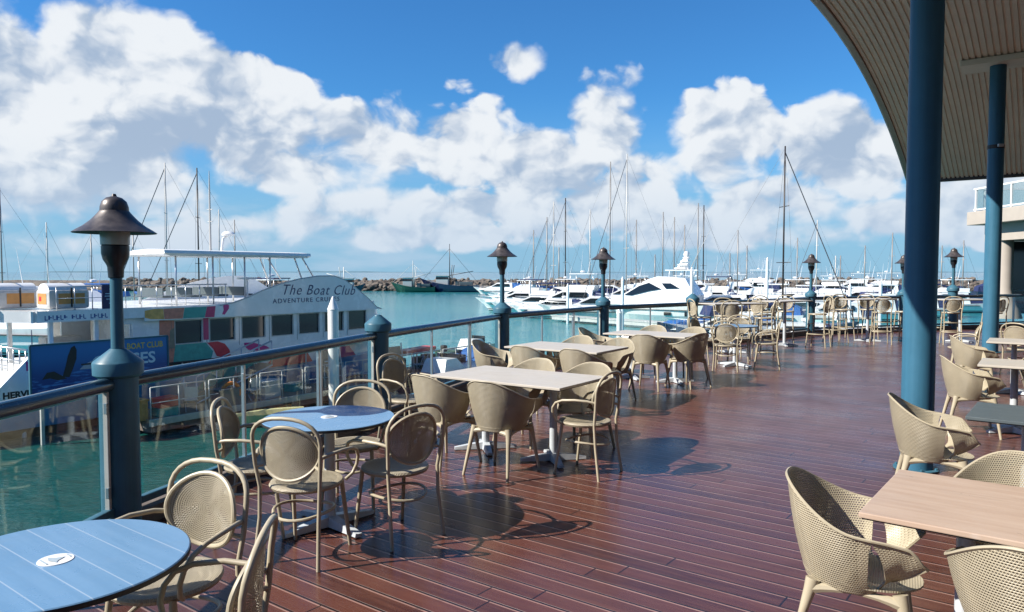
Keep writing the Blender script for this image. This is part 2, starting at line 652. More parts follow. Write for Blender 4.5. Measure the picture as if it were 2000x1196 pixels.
# ---- low islands on the horizon
mb = MB()
rnd = random.Random(4)
secs_a, secs_b = [], []
for i in range(161):
    x = -9000 + i * 150
    h = 8 + 34 * max(0, noise.noise(Vector((x * .00042, 3.1, 0)))) + 9 * noise.noise(Vector((x * .003, 0, 0)))
    h = max(1, h)
    secs_a.append([(x, 14000, WATER_Z - 1), (x, 14300, WATER_Z + h), (x, 15500, WATER_Z + h * .8), (x, 16500, WATER_Z - 1)])
mb.loft(secs_a, cap=False, smooth=True)
tag(mb.build('islands', mat('haze_tinted_hills', (0.10, 0.20, 0.25), .9, var=.2, vscale=.002)), 'low bluish islands along the horizon', kind='structure')  # blue haze of distance painted into the hill colour

# ---- breakwater of loose rock
def stone(bm, c, r, rn):
    g = bmesh.ops.create_icosphere(bm, subdivisions=1, radius=r)
    s = (rn.uniform(.8, 1.5), rn.uniform(.7, 1.2), rn.uniform(.55, .95))
    R = Matrix.Rotation(rn.uniform(0, 6.3), 3, 'Z') @ Matrix.Rotation(rn.uniform(-.6, .6), 3, 'X')
    for v in g['verts']:
        q = Vector((v.co.x * s[0], v.co.y * s[1], v.co.z * s[2])) * rn.uniform(.82, 1.15)
        v.co = R @ q + Vector(c)

def rock_mat():
    m = bpy.data.materials.new('breakwater_rock')
    m.use_nodes = True
    t = m.node_tree; N = NT(t)
    p = t.nodes['Principled BSDF']
    tc = N.n('ShaderNodeTexCoord')
    nz = N.noise(tc.outputs['Object'], .55, 3, .6)
    n2 = N.noise(tc.outputs['Object'], 2.2, 5, .7)
    c = N.mix(N.smooth(nz, .35, .65), (0.07, 0.050, 0.040, 1), (0.18, 0.145, 0.115, 1))
    c = N.mix(N.smooth(n2, .3, .8), c, (0.13, 0.115, 0.10, 1))
    x, y, z = N.sep(tc.outputs['Object'])
    wet = N.smooth(z, WATER_Z + .9, WATER_Z + .2)
    c = N.mix(wet, c, (0.04, 0.035, 0.028, 1))
    N.link(c, p.inputs['Base Color'])
    p.inputs['Roughness'].default_value = .85
    return m
mb = MB()
rn = random.Random(8)
secs = []
for i in range(90):
    x = -170 + i * 5.0
    secs.append([(x, 204, WATER_Z - 1), (x, 207.5, WATER_Z + 2.4), (x, 209, WATER_Z + 2.8 + .25 * rn.random()), (x, 214, WATER_Z + 2.8), (x, 220, WATER_Z - 1)])
mb.loft(secs, cap=False)
for i in range(2300):
    x = rn.uniform(-110, 190)
    k = rn.random()
    y = 204.0 + k * 5.5 + rn.uniform(-.4, .4)
    z = WATER_Z + k * 3.0 + rn.uniform(-.3, .35)
    stone(mb.bm, (x, y, z), rn.uniform(.45, 1.15), rn)
tag(mb.build('breakwater', rock_mat()), 'long brown rock breakwater across the harbour mouth', 'breakwater')

# ---- timber deck
RAIL_PTS = [(-2.86, 1.17), (-2.56, 4.77), (-1.52, 8.35), (-0.16, 12.0), (1.83, 14.8), (4.07, 16.6), (8.15, 20.1), (11.3, 21.3), (13.1, 21.9), (16.6, 23.0)]

def deck_mat():
    m = bpy.data.materials.new('oiled_merbau_decking')
    m.use_nodes = True
    t = m.node_tree; N = NT(t)
    p = t.nodes['Principled BSDF']
    tc = N.n('ShaderNodeTexCoord')
    rot = N.n('ShaderNodeVectorRotate', rotation_type='Z_AXIS')
    N.link(tc.outputs['Object'], rot.inputs['Vector'])
    rot.inputs['Angle'].default_value = -(pi / 2 - DECK_AZ)    # board direction onto +X
    x, y, z = N.sep(rot.outputs[0])
    pitch = 0.139
    v = N.m('MULTIPLY', y, 1 / pitch)
    row = N.m('FLOOR', v)
    fr = N.m('FRACT', v)
    # board ends staggered per row
    wn = N.n('ShaderNodeTexWhiteNoise', noise_dimensions='1D')
    N.link(row, wn.inputs['W'])
    xs = N.m('ADD', N.m('MULTIPLY', x, 1 / 3.1), N.m('MULTIPLY', wn.outputs['Value'], 7.3))
    seg = N.m('FLOOR', xs)
    fs = N.m('FRACT', xs)
    wn2 = N.n('ShaderNodeTexWhiteNoise', noise_dimensions='2D')
    N.link(N.comb(row, seg, 0.0), wn2.inputs['Vector'])
    rv = wn2.outputs['Value']
    grain = N.noise(N.comb(N.m('MULTIPLY', x, 1.0), N.m('MULTIPLY', y, 14.0), N.m('MULTIPLY', row, 3.7)), 2.2, 6, .65)
    blot = N.noise(tc.outputs['Object'], 1.3, 5, .6)
    fine = N.noise(N.comb(x, N.m('MULTIPLY', y, 5.0), 0.0), 26, 3, .6)
    c = N.mix(rv, (0.0533, 0.0181, 0.0129, 1), (0.1049, 0.0361, 0.0241, 1))
    c = N.mix(N.smooth(grain, .35, .72, 0, .65), c, (0.1290, 0.0499, 0.0327, 1))
    c = N.mix(N.smooth(blot, .50, .78, 0, .55), c, (0.0387, 0.0163, 0.0155, 1))
    c = N.mix(N.smooth(fine, .60, .74, 0, .30), c, (0.1792, 0.0886, 0.0556, 1))
    wear = N.noise(tc.outputs['Object'], .38, 4, .6)
    c = N.mix(N.smooth(wear, .50, .72, 0, .40), c, (0.1280, 0.0604, 0.0408, 1))
    # pale line at one gap edge paints reflected light, dark slot beside it
    edge = N.m('SUBTRACT', N.smooth(fr, 0.0, 0.012), N.smooth(fr, 0.085, 0.115))
    slot = N.m('SUBTRACT', 1.0, N.m('MULTIPLY', N.smooth(fr, 0.905, 0.925, 1.0, 0.0), 1.0))
    c = N.mix(N.m('MULTIPLY', slot, 0.88), c, (0.0081, 0.0040, 0.0040, 1))
    lightline = N.m('MULTIPLY', edge, N.lin(N.noise(N.comb(x, row, 0.0), 1.5, 3, .6), .3, .7, .45, .95))
    c = N.mix(lightline, c, (0.3705, 0.2161, 0.1764, 1))
    spot = N.n('ShaderNodeTexVoronoi', feature='F1'); N.link(tc.outputs['Object'], spot.inputs['Vector']); spot.inputs['Scale'].default_value = 3.2
    sm_ = N.m('MULTIPLY', N.smooth(spot.outputs['Distance'], .055, .03), N.m('GREATER_THAN', N.sep(spot.outputs['Color'])[0], .62))
    c = N.mix(N.m('MULTIPLY', sm_, .6), c, (0.22, 0.17, 0.14, 1))
    stain = N.noise(tc.outputs['Object'], 2.7, 6, .68, dist=1.0)
    c = N.mix(N.smooth(stain, .60, .74, 0, .55), c, (0.022, 0.011, 0.010, 1))
    endm = N.smooth(fs, 0.0045, 0.0015)
    c = N.mix(endm, c, (0.0101, 0.0053, 0.0040, 1))
    N.link(c, p.inputs['Base Color'])
    ro = N.lin(blot, .3, .75, .20, .42)
    ro = N.m('ADD', ro, N.lin(fine, .3, .7, -.04, .06))
    N.link(ro, p.inputs['Roughness'])
    p.inputs['Specular IOR Level'].default_value = .38
    p.inputs['Coat Weight'].default_value = .24
    p.inputs['Coat Roughness'].default_value = .17
    prof = N.m('MULTIPLY', N.smooth(fr, 0.90, 0.93, 1, 0), N.smooth(fr, 0.0, 0.03))
    hgt = N.m('ADD', prof, N.m('MULTIPLY', grain, .10))
    hgt = N.m('ADD', hgt, N.m('MULTIPLY', rv, .05))
    b = N.n('ShaderNodeBump')
    b.inputs['Strength'].default_value = .7
    b.inputs['Distance'].default_value = .006
    N.link(hgt, b.inputs['Height'])
    N.link(b.outputs[0], p.inputs['Normal'])
    return m

# outline follows the railing, 0.16 m outside it
def offset_pts(pts, d):
    out = []
    for i, p in enumerate(pts):
        a = Vector(pts[max(0, i - 1)]); b = Vector(pts[min(len(pts) - 1, i + 1)])
        t = (b - a).normalized()
        nrm = Vector((-t.y, t.x))
        out.append(Vector(p) + nrm * d)
    return out
edge_out = offset_pts(RAIL_PTS, 0.05)
mb = MB()
poly = [(-3.9, -2.0)] + [tuple(p) for p in edge_out] + [(40, 24), (40, -2.0)]
mb.prism([(x, y, -0.32) for x, y in poly], (0, 0, 0.32))
tag(mb.build('deck', deck_mat()), 'red-brown timber deck boards', kind='structure')
# dark edge beam below the railing
mb = MB()
eo = offset_pts(RAIL_PTS, 0.054)
eo2 = offset_pts(RAIL_PTS, 0.24)
kerb_in = offset_pts(RAIL_PTS, -0.075)
kerb_out = offset_pts(RAIL_PTS, 0.10)
secs = []
for a, b in zip(kerb_in, kerb_out):
    secs.append([(a.x, a.y, 0.003), (a.x, a.y, 0.115), (b.x, b.y, 0.115), (b.x, b.y, -0.55), (a.x, a.y, -0.55)])
mb.loft(secs, cap=True)
tag(mb.build('deck_edge_beam', M['wharf']), 'dark timber edge beam running under the railing', kind='structure')
# wharf piles under the deck
pile_m = MB()
first = None
for i, (x, y) in enumerate(offset_pts(RAIL_PTS, -0.35)[1:9]):
    if first is None:
        q = MB().lathe([(.19, WATER_Z - 4), (.18, -.36)], seg=14)
        first = q.build('wharf_pile', M['wharf'], loc=(x, y, 0))
        tag(first, 'round timber pile carrying the deck edge, hidden below the boards', 'pile', 'piles under the deck')
    else:
        d = first.copy(); C.objects.link(d); d.location = (x, y, 0)

# ---- railing: posts and bays
def post_profile(mbx, top=1.10):
    mbx.lathe([(.118, 0.0), (.118, top)], seg=28)

def cap_profile(mbx, z=1.02, s=1.0):
    mbx.lathe([(.119, z), (.128, z + .004), (.150, z + .02), (.152, z + .095), (.146, z + .105), (.055, z + .178), (.048, z + .185)], seg=32)

def make_plain_post():
    r = empty('railing_post')
    q = MB(); post_profile(q); q.build('post', M['post'], r)
    q = MB(); cap_profile(q)
    q.lathe([(.052, 1.195), (.040, 1.215), (.0, 1.222)], seg=20)
    q.build('post_cap', M['post'], r)
    return r

def make_lamp_post():
    r = empty('lamp_post')
    q = MB(); post_profile(q); q.build('post', M['post'], r)
    q = MB(); cap_profile(q); q.build('post_cap', M['post'], r)
    q = MB(); q.lathe([(.040, 1.18), (.037, 1.62), (.036, 1.80)], seg=20); q.build('pole', M['post'], r)
    q = MB(); q.lathe([(.042, 1.70), (.052, 1.705), (.056, 1.775), (.060, 1.79), (.084, 1.83), (.094, 1.87), (.094, 1.925), (.088, 1.93)], seg=28)
    q.build('lamp_socket', M['lampblack'], r)
    q = MB(); q.lathe([(.086, 1.932), (.088, 2.02), (.080, 2.04)], seg=28); q.build('lamp_glass', M['lampglass'], r)
    q = MB()
    q.lathe([(.262, 2.012), (.266, 2.016), (.240, 2.034), (.195, 2.062), (.150, 2.100), (.118, 2.135), (.098, 2.160), (.095, 2.166),
             (.092, 2.168), (.090, 2.195), (.078, 2.232), (.050, 2.258), (.018, 2.268), (.012, 2.285), (.0, 2.287)], seg=40, cap=False)
    q.lathe([(.262, 2.012), (.235, 2.028), (.19, 2.055), (.085, 2.07), (0.0, 2.07)], seg=40, cap=False)
    q.build('lamp_shade', M['lampmetal'], r)
    for ch in r.children:
        if ch.name.split('.')[0] in ('pole', 'lamp_socket', 'lamp_glass', 'lamp_shade'):
            for v in ch.data.vertices:
                if v.co.z > 1.19: v.co.z = 1.19 + (v.co.z - 1.19) * .925
                if ch.name.startswith('lamp_socket'):
                    v.co.x *= .88; v.co.y *= .88
                if ch.name.startswith('lamp_shade'):
                    v.co.x *= .93; v.co.y *= .93
    return r

lamp_labels = {
    1: 'large bronze-shaded lamp post on the near railing, in front of the banner',
    3: 'lamp post with dark bell shade in front of the trawlers and rock breakwater',
    4: 'lamp post with dark bell shade just left of the two tallest mid masts',
    6: 'lamp post on the far railing beside the tall dark mast',
    7: 'lamp post half hidden behind the left edge of the thick blue pillar',
    8: 'lamp post seen between the two blue pillars'}
lp = None; pp = None
post_labels = {0: 'blue railing post nearest the camera, out past the left edge', 2: 'capped blue railing post without a lamp, beside the far round table end',
               5: 'blue capped railing post with a bar stool in front, right of the motor yacht', 9: 'last blue railing post beside the cream building column'}
for i, (x, y) in enumerate(RAIL_PTS):
    a = RAIL_PTS[max(0, i - 1)]; b = RAIL_PTS[min(len(RAIL_PTS) - 1, i + 1)]
    rz = atan2(b[1] - a[1], b[0] - a[0])
    if i in lamp_labels:
        if lp is None:
            lp = make_lamp_post(); o = lp; o.location = (x, y, 0); o.rotation_euler.z = rz
        else:
            o = dup(lp, (x, y, 0), rz)
        tag(o, lamp_labels[i], 'lamp post', 'lamp posts along the railing')
        if i == 8: o.scale = (1.1, 1.1, 1.1)
    else:
        if pp is None:
            pp = make_plain_post(); o = pp; o.location = (x, y, 0); o.rotation_euler.z = rz
        else:
            o = dup(pp, (x, y, 0), rz)
        tag(o, post_labels[i], 'railing post', 'plain posts of the railing')

bay_labels = ['railing bay at the left edge with the green water behind it', 'railing bay in front of the tour boat and pontoon, right of the near lamp post',
              'railing bay behind the first beige table, moored craft seen through its glass', 'railing bay between the two mid lamp posts, blue-green water behind',
              'railing bay in front of the white motor yacht', 'railing bay behind the small round table, where the deck turns right',
              'railing bay behind the bar stools left of the thick pillar', 'railing bay mostly behind the thick blue pillar', 'short railing bay between the far lamp post and the cream column']
for i in range(len(RAIL_PTS) - 1):
    A = Vector(RAIL_PTS[i]); B_ = Vector(RAIL_PTS[i + 1])
    L = (B_ - A).length
    r = empty('glazed_railing', (A.x, A.y, 0), atan2(B_.y - A.y, B_.x - A.x))
    tag(r, bay_labels[i], 'railing', 'glazed railing bays')
    q = MB(); q.tube([(0.11, 0, 0.985), (L - .11, 0, 0.985)], .047, 16); q.build('top_rail', M['rail'], r)
    q = MB(); q.box((L / 2, 0, 0.165), (L - .22, .05, .05), bevel=.008); q.build('bottom_rail', M['post'], r)
    ns = max(2, round(L / 1.25))
    x0, x1 = .135, L - .135
    for k in range(ns + 1):
        xx = x0 + (x1 - x0) * k / ns
        q = MB(); q.box((xx, 0, .57), (.022, .030, .78), bevel=.003)
        if k % 2 == 0 and k not in (0, ns):
            q.box((xx + .05, 0.0, .57), (.018, .026, .78), bevel=.003)
        q.build('stanchion', M['steel'] if k not in (0, ns) else M['offwhite'], r)
    for k in range(ns):
        xa = x0 + (x1 - x0) * k / ns + .065; xb = x0 + (x1 - x0) * (k + 1) / ns - .016
        q = MB(); q.box(((xa + xb) / 2, 0, .57), (xb - xa, .008, .74))
        q.build('glass_pane', M['glass'], r)
        for zz in (.30, .84):
            c = MB(); c.box((xb + .001, -.012, zz), (.028, .022, .07), bevel=.003)
            c.build('glass_clamp', M['steel'], r)

# ---- roof: shallow arch over the deck, left verge visible
RZ = AZ(36)       # local +Y runs along the ribs (az 36), local +X to the right
def roof_z(s):
    return 6.46 - .01766 * (s - 13.9) ** 2
S0, S1, U0, U1 = 3.3, 24.7, -3.48, 16.0
roof = empty('roof_canopy', (0, 0, 0), RZ)
tag(roof, 'curved canopy roof with beige ribbed underside over the deck', 'canopy')
# ribbed soffit: real corrugation across u
q = MB()
pitch = .112
us, zs = [], []
u = U0 + .16
while u < U1:
    for du, dz in ((0, 0), (pitch * .58, 0), (pitch * .66, .035), (pitch * .92, .035)):
        us.append(u + du); zs.append(dz)
    u += pitch
secs = []
ns = 26
for k in range(ns + 1):
    s = S0 + (S1 - S0) * k / ns
    secs.append([(uu, s, roof_z(s) + dz) for uu, dz in zip(us, zs)])
q.loft(secs, cap=False)
M['soffit'] = mat('beige_soffit_sheet', (0.90, 0.87, 0.77), .55, var=.08, vscale=1.2)
q.build('soffit', M['soffit'], roof)
q = MB()
secs = []
for k in range(ns + 1):
    s = S0 - .05 + (S1 - S0 + .1) * k / ns
    z = roof_z(s)
    secs.append([(U0 + .14, s, z + .10), (U0 + .14, s, z + .20), (U1, s, z + .20), (U1, s, z + .10)])
q.loft(secs, cap=True)
q.build('roof_sheet', M['offwhite'], roof)
q = MB()
secs = []
for k in range(ns + 1):
    s = S0 - .08 + (S1 - S0 + .2) * k / ns
    z = roof_z(s)
    secs.append([(U0, s, z + .30), (U0 - .03, s, z + .15), (U0, s, z - .03), (U0 + .04, s, z - .05), (U0 + .15, s, z - .05), (U0 + .152, s, z + .09), (U0 + .152, s, z + .30), (U0, s, z + .30)])
q.loft(secs, cap=True)
q.build('verge_trim', mat('verge_trim_paint', (0.42, 0.38, 0.32), .5, var=.06), roof)
q = MB()
ze = roof_z(S1)
q.box(((U0 + U1) / 2 + .1, S1 + .06, ze + .03), (U1 - U0 - .2, .14, .22), bevel=.03)
q.build('gutter', mat('dark_gutter', (0.035, 0.028, 0.026), .4), roof)

# pillars
def pillar(px, py, r, label, padded):
    h = roof_z(px * .5878 + py * .8090)
    p = empty('pillar', (px, py, 0), 0)
    tag(p, label, 'pillar', 'blue pillars holding up the canopy')
    q = MB(); q.lathe([(r, 0.0), (r, h + .03)], seg=48); q.build('shaft', M['pillar'], p)
    q = MB(); q.lathe([(r + .002, 0.004), (r + .05, .004), (r + .05, .018), (r + .002, .02)], seg=32, cap=False); [q.lathe([(.014, .018), (.014, .034), (0, .036)], c=((r + .028) * cos(k * pi / 3 + .3), (r + .028) * sin(k * pi / 3 + .3), 0), seg=6) for k in range(6)]; q.build('base_plate', M['post'], p)
    q = MB(); q.box((0, 0, h - .01), (1.3, .8, .12), rz=RZ, bevel=.01); q.build('soffit_pad', M['soffit'], p)
    if padded:
        q = MB(); q.lathe([(r + .004, 4.28), (r + .006, 4.30), (r + .006, 4.34), (r + .004, 4.36)], seg=32, cap=False)
        q.build('strap', M['black'], p)
        q = MB(); q.box((-.02, -r - .03, 4.33), (.11, .05, .06), bevel=.01); q.build('floodlight', M['offwhite'], p)
pillar(3.49, 6.30, .128, 'thick blue pillar in the right foreground, its base behind the tub chairs', False)
pillar(10.15, 15.6, .15, 'slimmer-looking blue pillar farther back at the right with a strap near its top', True)

# ---- cream building at the right edge
def terrace_building():
    b = empty('terrace_building', (17.85, 27.5, 0), 0)
    tag(b, 'cream two-storey building with glass balcony at the right edge', 'building')
    # local: facade runs along -Y, body to +X
    q = MB(); q.box((6.3, -6.6, 3.18), (12.4, 14.4, .62)); q.build('balcony_slab', M['cream'], b)
    q = MB(); q.box((6.15, -6.5, 3.745), (13.0, 15.0, .50), bevel=.02); q.build('cornice', M['cream'], b)
    for i, yy in enumerate((-.15, -7.0)):
        q = MB(); q.lathe([(.60, 0.0), (.52, .35), (.33, .75), (.27, 1.1), (.27, 2.87)], seg=28, c=(0.2 + .2, yy, 0)); q.build('column', M['cream'], b)
    q = MB(); q.box((8.4, 3.4, 1.43), (9.0, 6.0, 2.86)); q.build('core_wall', M['cream'], b)
    for k in range(4):
        q = MB(); q.box((2.0 + k * 2.5, .20, 1.5), (2.40, .06, 2.7)); w = q.build('window', M['darkglass'], b)
        q = MB(); q.box((.78 + k * 2.5, .14, 1.5), (.09, .1, 2.7)); q.build('window_frame', M['slate'], w)
        q = MB(); q.box((2.0 + k * 2.5, .14, 1.02), (2.35, .1, .06)); q.build('window_bar', M['offwhite'], w)
    # balcony balustrade
    q = MB()
    for k in range(8):
        q.box((-.16, .75 - k * 2.0, 4.42), (.06, .06, .86))
    for k in range(7):
        q.box((.2 + k * 2.0, .82, 4.42), (.06, .06, .86))
    q.box((-.16, -6.25, 4.86), (.08, 14.1, .06)); q.box((6.0, .82, 4.864), (12.4, .08, .06))
    q.box((-.16, -6.25, 4.08), (.05, 14.1, .05)); q.box((6.0, .82, 4.084), (12.4, .05, .05))
    q.build('balustrade_frame', M['white'], b)
    q = MB(); q.box((-.16, -6.25, 4.47), (.012, 13.9, .74)); q.box((6.0, .82, 4.47), (12.2, .012, .74)); q.build('balustrade_glass', M['glass2'], b)
terrace_building()

# unseen restaurant block added behind the viewer to cut sky fill
rb = empty('sky_block_building', (0, -3.4, 0), 0)
tag(rb, 'unseen dark-glazed restaurant front added behind the viewer to block sky light', 'building')
q = MB(); q.box((16.5, -4.0, 3.6), (39.0, 8.0, 7.2)); q.build('wall', mat('sky_block_wall', (0.30, 0.25, 0.21), .7), rb)
for k in range(12):
    q = MB(); q.box((-1.3 + k * 3.1, .05, 1.6), (2.8, .12, 2.9)); q.build('window', M['darkglass'], rb)
# ================================================================== FURNITURE
def solid_layer(bm):
    l = bm.verts.layers.float.get('solid')
    return l if l else bm.verts.layers.float.new('solid')

def grid_surface(fn, nu, nv, skip=None, thick=.006, solid=None, uvs=None):
    """returns an MB with a shell surface; fn(i,j)->Vector, uvs(i,j)->(u,v), solid(i,j)->0/1"""
    mb = MB()
    bm = mb.bm
    sl = solid_layer(bm)
    uvl = bm.loops.layers.uv.new('UVMap')
    V = {}
    for i in range(nu + 1):
        for j in range(nv + 1):
            v = bm.verts.new(fn(i, j))
            v[sl] = solid(i, j) if solid else 0.0
            V[i, j] = v
    UV = {V[k]: (uvs(*k) if uvs else (0, 0)) for k in V}
    fs = []
    for i in range(nu):
        for j in range(nv):
            if skip and skip(i + .5, j + .5):
                continue
            f = bm.faces.new((V[i, j], V[i + 1, j], V[i + 1, j + 1], V[i, j + 1]))
            f.smooth = True
            for lp_ in f.loops:
                lp_[uvl].uv = UV[lp_.vert]
            fs.append(f)
    loose = [v for v in bm.verts if not v.link_faces]
    for v in loose:
        bm.verts.remove(v)
    if thick:
        bmesh.ops.recalc_face_normals(bm, faces=bm.faces)
        bmesh.ops.solidify(bm, geom=list(bm.faces), thickness=thick)
        for f in bm.faces:
            f.smooth = True
    return mb


def smoothstep(a, b, x):
    t = max(0.0, min(1.0, (x - a) / (b - a)))
    return t * t * (3 - 2 * t)


# ---- hoop-back armchair (faces +Y)
def hoop_path(seat_h, top, w, n=14):
    """rear legs and hoop as one bent tube"""
    pts = [(-w + .0, -.245, 0.0), (-w + .015, -.205, seat_h * .6), (-w + .012, -.195, seat_h), (-w - .004, -.215, seat_h + .14)]
    r = w + .012
    hh = .150
    zc = top - hh
    for k in range(n + 1):
        a = pi - pi * k / n
        cx_ = abs(cos(a)) ** .82 * (1 if cos(a) > 0 else -1)
        pts.append((r * cx_, -.225 - .035 * (sin(a)), zc + hh * sin(a) ** .82))
    pts += [(-x, y, z) for x, y, z in pts[:4][::-1]]
    return pts

def oval_back(zc, a, b, y0, name, parent):
    nr, na = 7, 32
    # polar grid with rim
    mb = MB(); bm = mb.bm
    sl = solid_layer(bm); uvl = bm.loops.layers.uv.new('UVMap')
    def P(rr, th):
        x = a * rr * cos(th); z = zc + b * rr * sin(th) * (1.0 if sin(th) > 0 else 1.08)
        return Vector((x, y0 + .055 * (x / a) ** 2 - .012 * (z - zc) / b, z))
    cv = bm.verts.new(P(0, 0)); cv[sl] = 0
    rings = []
    for i in range(1, nr + 1):
        ring = []
        for k in range(na):
            v = bm.verts.new(P(i / nr, 2 * pi * k / na)); v[sl] = 1.0 if i == nr else 0.0
            ring.append(v)
        rings.append(ring)
    def setuv(f, pol):
        for l, q in zip(f.loops, pol):
            l[uvl].uv = q
    R = (a + b) / 2
    for k in range(na):
        k2 = (k + 1) % na
        f = bm.faces.new((cv, rings[0][k], rings[0][k2]))
        pol = [(k * 2 * pi / na * .085, 0), (k * 2 * pi / na * .085, R / nr), ((k + 1) * 2 * pi / na * .085, R / nr)]
        setuv(f, pol); f.smooth = True
        for i in range(nr - 1):
            rad = .045 if i < 2 else (.085 if i < 4 else .13)
            f = bm.faces.new((rings[i][k], rings[i + 1][k], rings[i + 1][k2], rings[i][k2]))
            u0, u1 = k * 2 * pi / na * rad, (k + 1) * 2 * pi / na * rad
            setuv(f, [(u0, R * (i + 1) / nr), (u0, R * (i + 2) / nr), (u1, R * (i + 2) / nr), (u1, R * (i + 1) / nr)])
            f.smooth = True
    bmesh.ops.recalc_face_normals(bm, faces=bm.faces)
    bmesh.ops.solidify(bm, geom=list(bm.faces), thickness=.006)
    o = mb.build('backrest', M['resin_weave'], parent)
    q = MB()
    q.tube([P(1.0, 2 * pi * k / 40) + Vector((0, .002, 0)) for k in range(40)], .0105, 8, closed=True)
    # short ties to the hoop
    for s in (-1, 1):
        e = P(1.0, radians(-30) if s > 0 else radians(210))
        q.tube([e, (s * .205, -.212, e.z - .01)], .010, 8)
    q.build('back_rim', M['resin'], o)
    return o

def make_armchair(name='armchair', seat_h=.45, top=.87, arms=True, footring=False):
    r = empty(name)
    hp = hoop_path(seat_h, top, .205)
    q = MB(); q.tube(hp, [.0118] * len(hp), 10); q.build('frame', M['resin'], r)
    oval_back(top - .205, .190, .152, -.236, 'backrest', r)
    # seat: round, slightly dished, thick rolled rim
    q = MB()
    bm = q.bm; sl = solid_layer(bm); uvl = bm.loops.layers.uv.new('UVMap')
    na = 36
    prof = [(0.0, -.006), (.06, -.005), (.12, -.002), (.165, .002), (.190, .004), (.210, 0.0), (.216, -.012), (.208, -.028), (.190, -.034), (.10, -.030), (0.0, -.030)]
    rings = []
    for pr, pz in prof:
        if pr == 0:
            v = bm.verts.new((0, .0, seat_h + pz)); rings.append([v] * na)
        else:
            rings.append([bm.verts.new((pr * cos(2 * pi * k / na), pr * sin(2 * pi * k / na) * 1.04, seat_h + pz)) for k in range(na)])
    for i in range(len(rings) - 1):
        for k in range(na):
            k2 = (k + 1) % na
            vsx = [rings[i][k], rings[i + 1][k], rings[i + 1][k2], rings[i][k2]]
            vsx = [v for n_, v in enumerate(vsx) if v not in vsx[:n_]]
            f = bm.faces.new(vsx); f.smooth = True
            for l in f.loops:
                l[uvl].uv = (l.vert.co.x, l.vert.co.y)
            if i >= 4:
                for v in vsx: v[sl] = 1.0
    q.build('seat', M['resin_weave'], r)
    # front legs
    for s in (-1, 1):
        q = MB(); q.tube([(s * .165, .125, seat_h - .02), (s * .175, .145, seat_h * .6), (s * .190, .185, 0)], [.0145, .0135, .0115], 10)
        q.build('leg', M['resin'], r)
    if arms:
        for s in (-1, 1):
            q = MB()
            path = [(s * .200, -.212, seat_h + .185), (s * .232, -.15, seat_h + .200), (s * .262, -.05, seat_h + .205), (s * .272, .06, seat_h + .195),
                    (s * .270, .125, seat_h + .170), (s * .262, .160, seat_h + .125), (s * .248, .170, seat_h + .070), (s * .228, .150, seat_h + .015), (s * .200, .110, seat_h - .015)]
            q.tube(path, .0108, 10); q.build('armrest', M['resin'], r)
    # stretcher hoop below seat
    zs = seat_h * .62 if not footring else .32
    q = MB()
    kx = .172; 
    pts = []
    for k in range(28):
        a = 2 * pi * k / 28
        pts.append((kx * 1.03 * cos(a), -.03 + .185 * sin(a), zs + .012 * cos(2 * a)))
    q.tube(pts, .0095, 8, closed=True)
    q.build('stretcher', M['resin'], r)
    return r


def make_bar_stool(name='bar_stool'):
    r = empty(name)
    seat_h, top = .76, 1.13
    hp = hoop_path(seat_h, top, .190)
    q = MB(); q.tube(hp, .0135, 8); q.build('frame', M['resin'], r)
    oval_back(top - .20, .160, .135, -.232, 'backrest', r)
    q = MB(); q.lathe([(0.0, seat_h - .028), (.19, seat_h - .030), (.205, seat_h - .012), (.198, seat_h + .002), (0.0, seat_h - .004)], seg=28, cap=False)
    q.build('seat', M['resin'], r)
    for s in (-1, 1):
        q = MB(); q.tube([(s * .160, .125, seat_h - .02), (s * .175, .15, seat_h * .5), (s * .195, .19, 0)], [.015, .014, .012], 8)
        q.build('leg', M['resin'], r)
    q = MB()
    for z in (.30, ):
        a = [(-.188, .170, z), (.188, .170, z), (.192, -.225, z), (-.192, -.225, z)]
        for i in range(4):
            q.tube([a[i], a[(i + 1) % 4]], .011, 8)
    q.build('footrest', M['resin'], r)
    q = MB()
    q.tube([(-.182, -.215, .52), (.182, -.215, .52)], .009, 6); q.tube([(-.18, .155, .52), (.18, .155, .52)], .009, 6)
    q.build('stretcher', M['resin'], r)
    return r


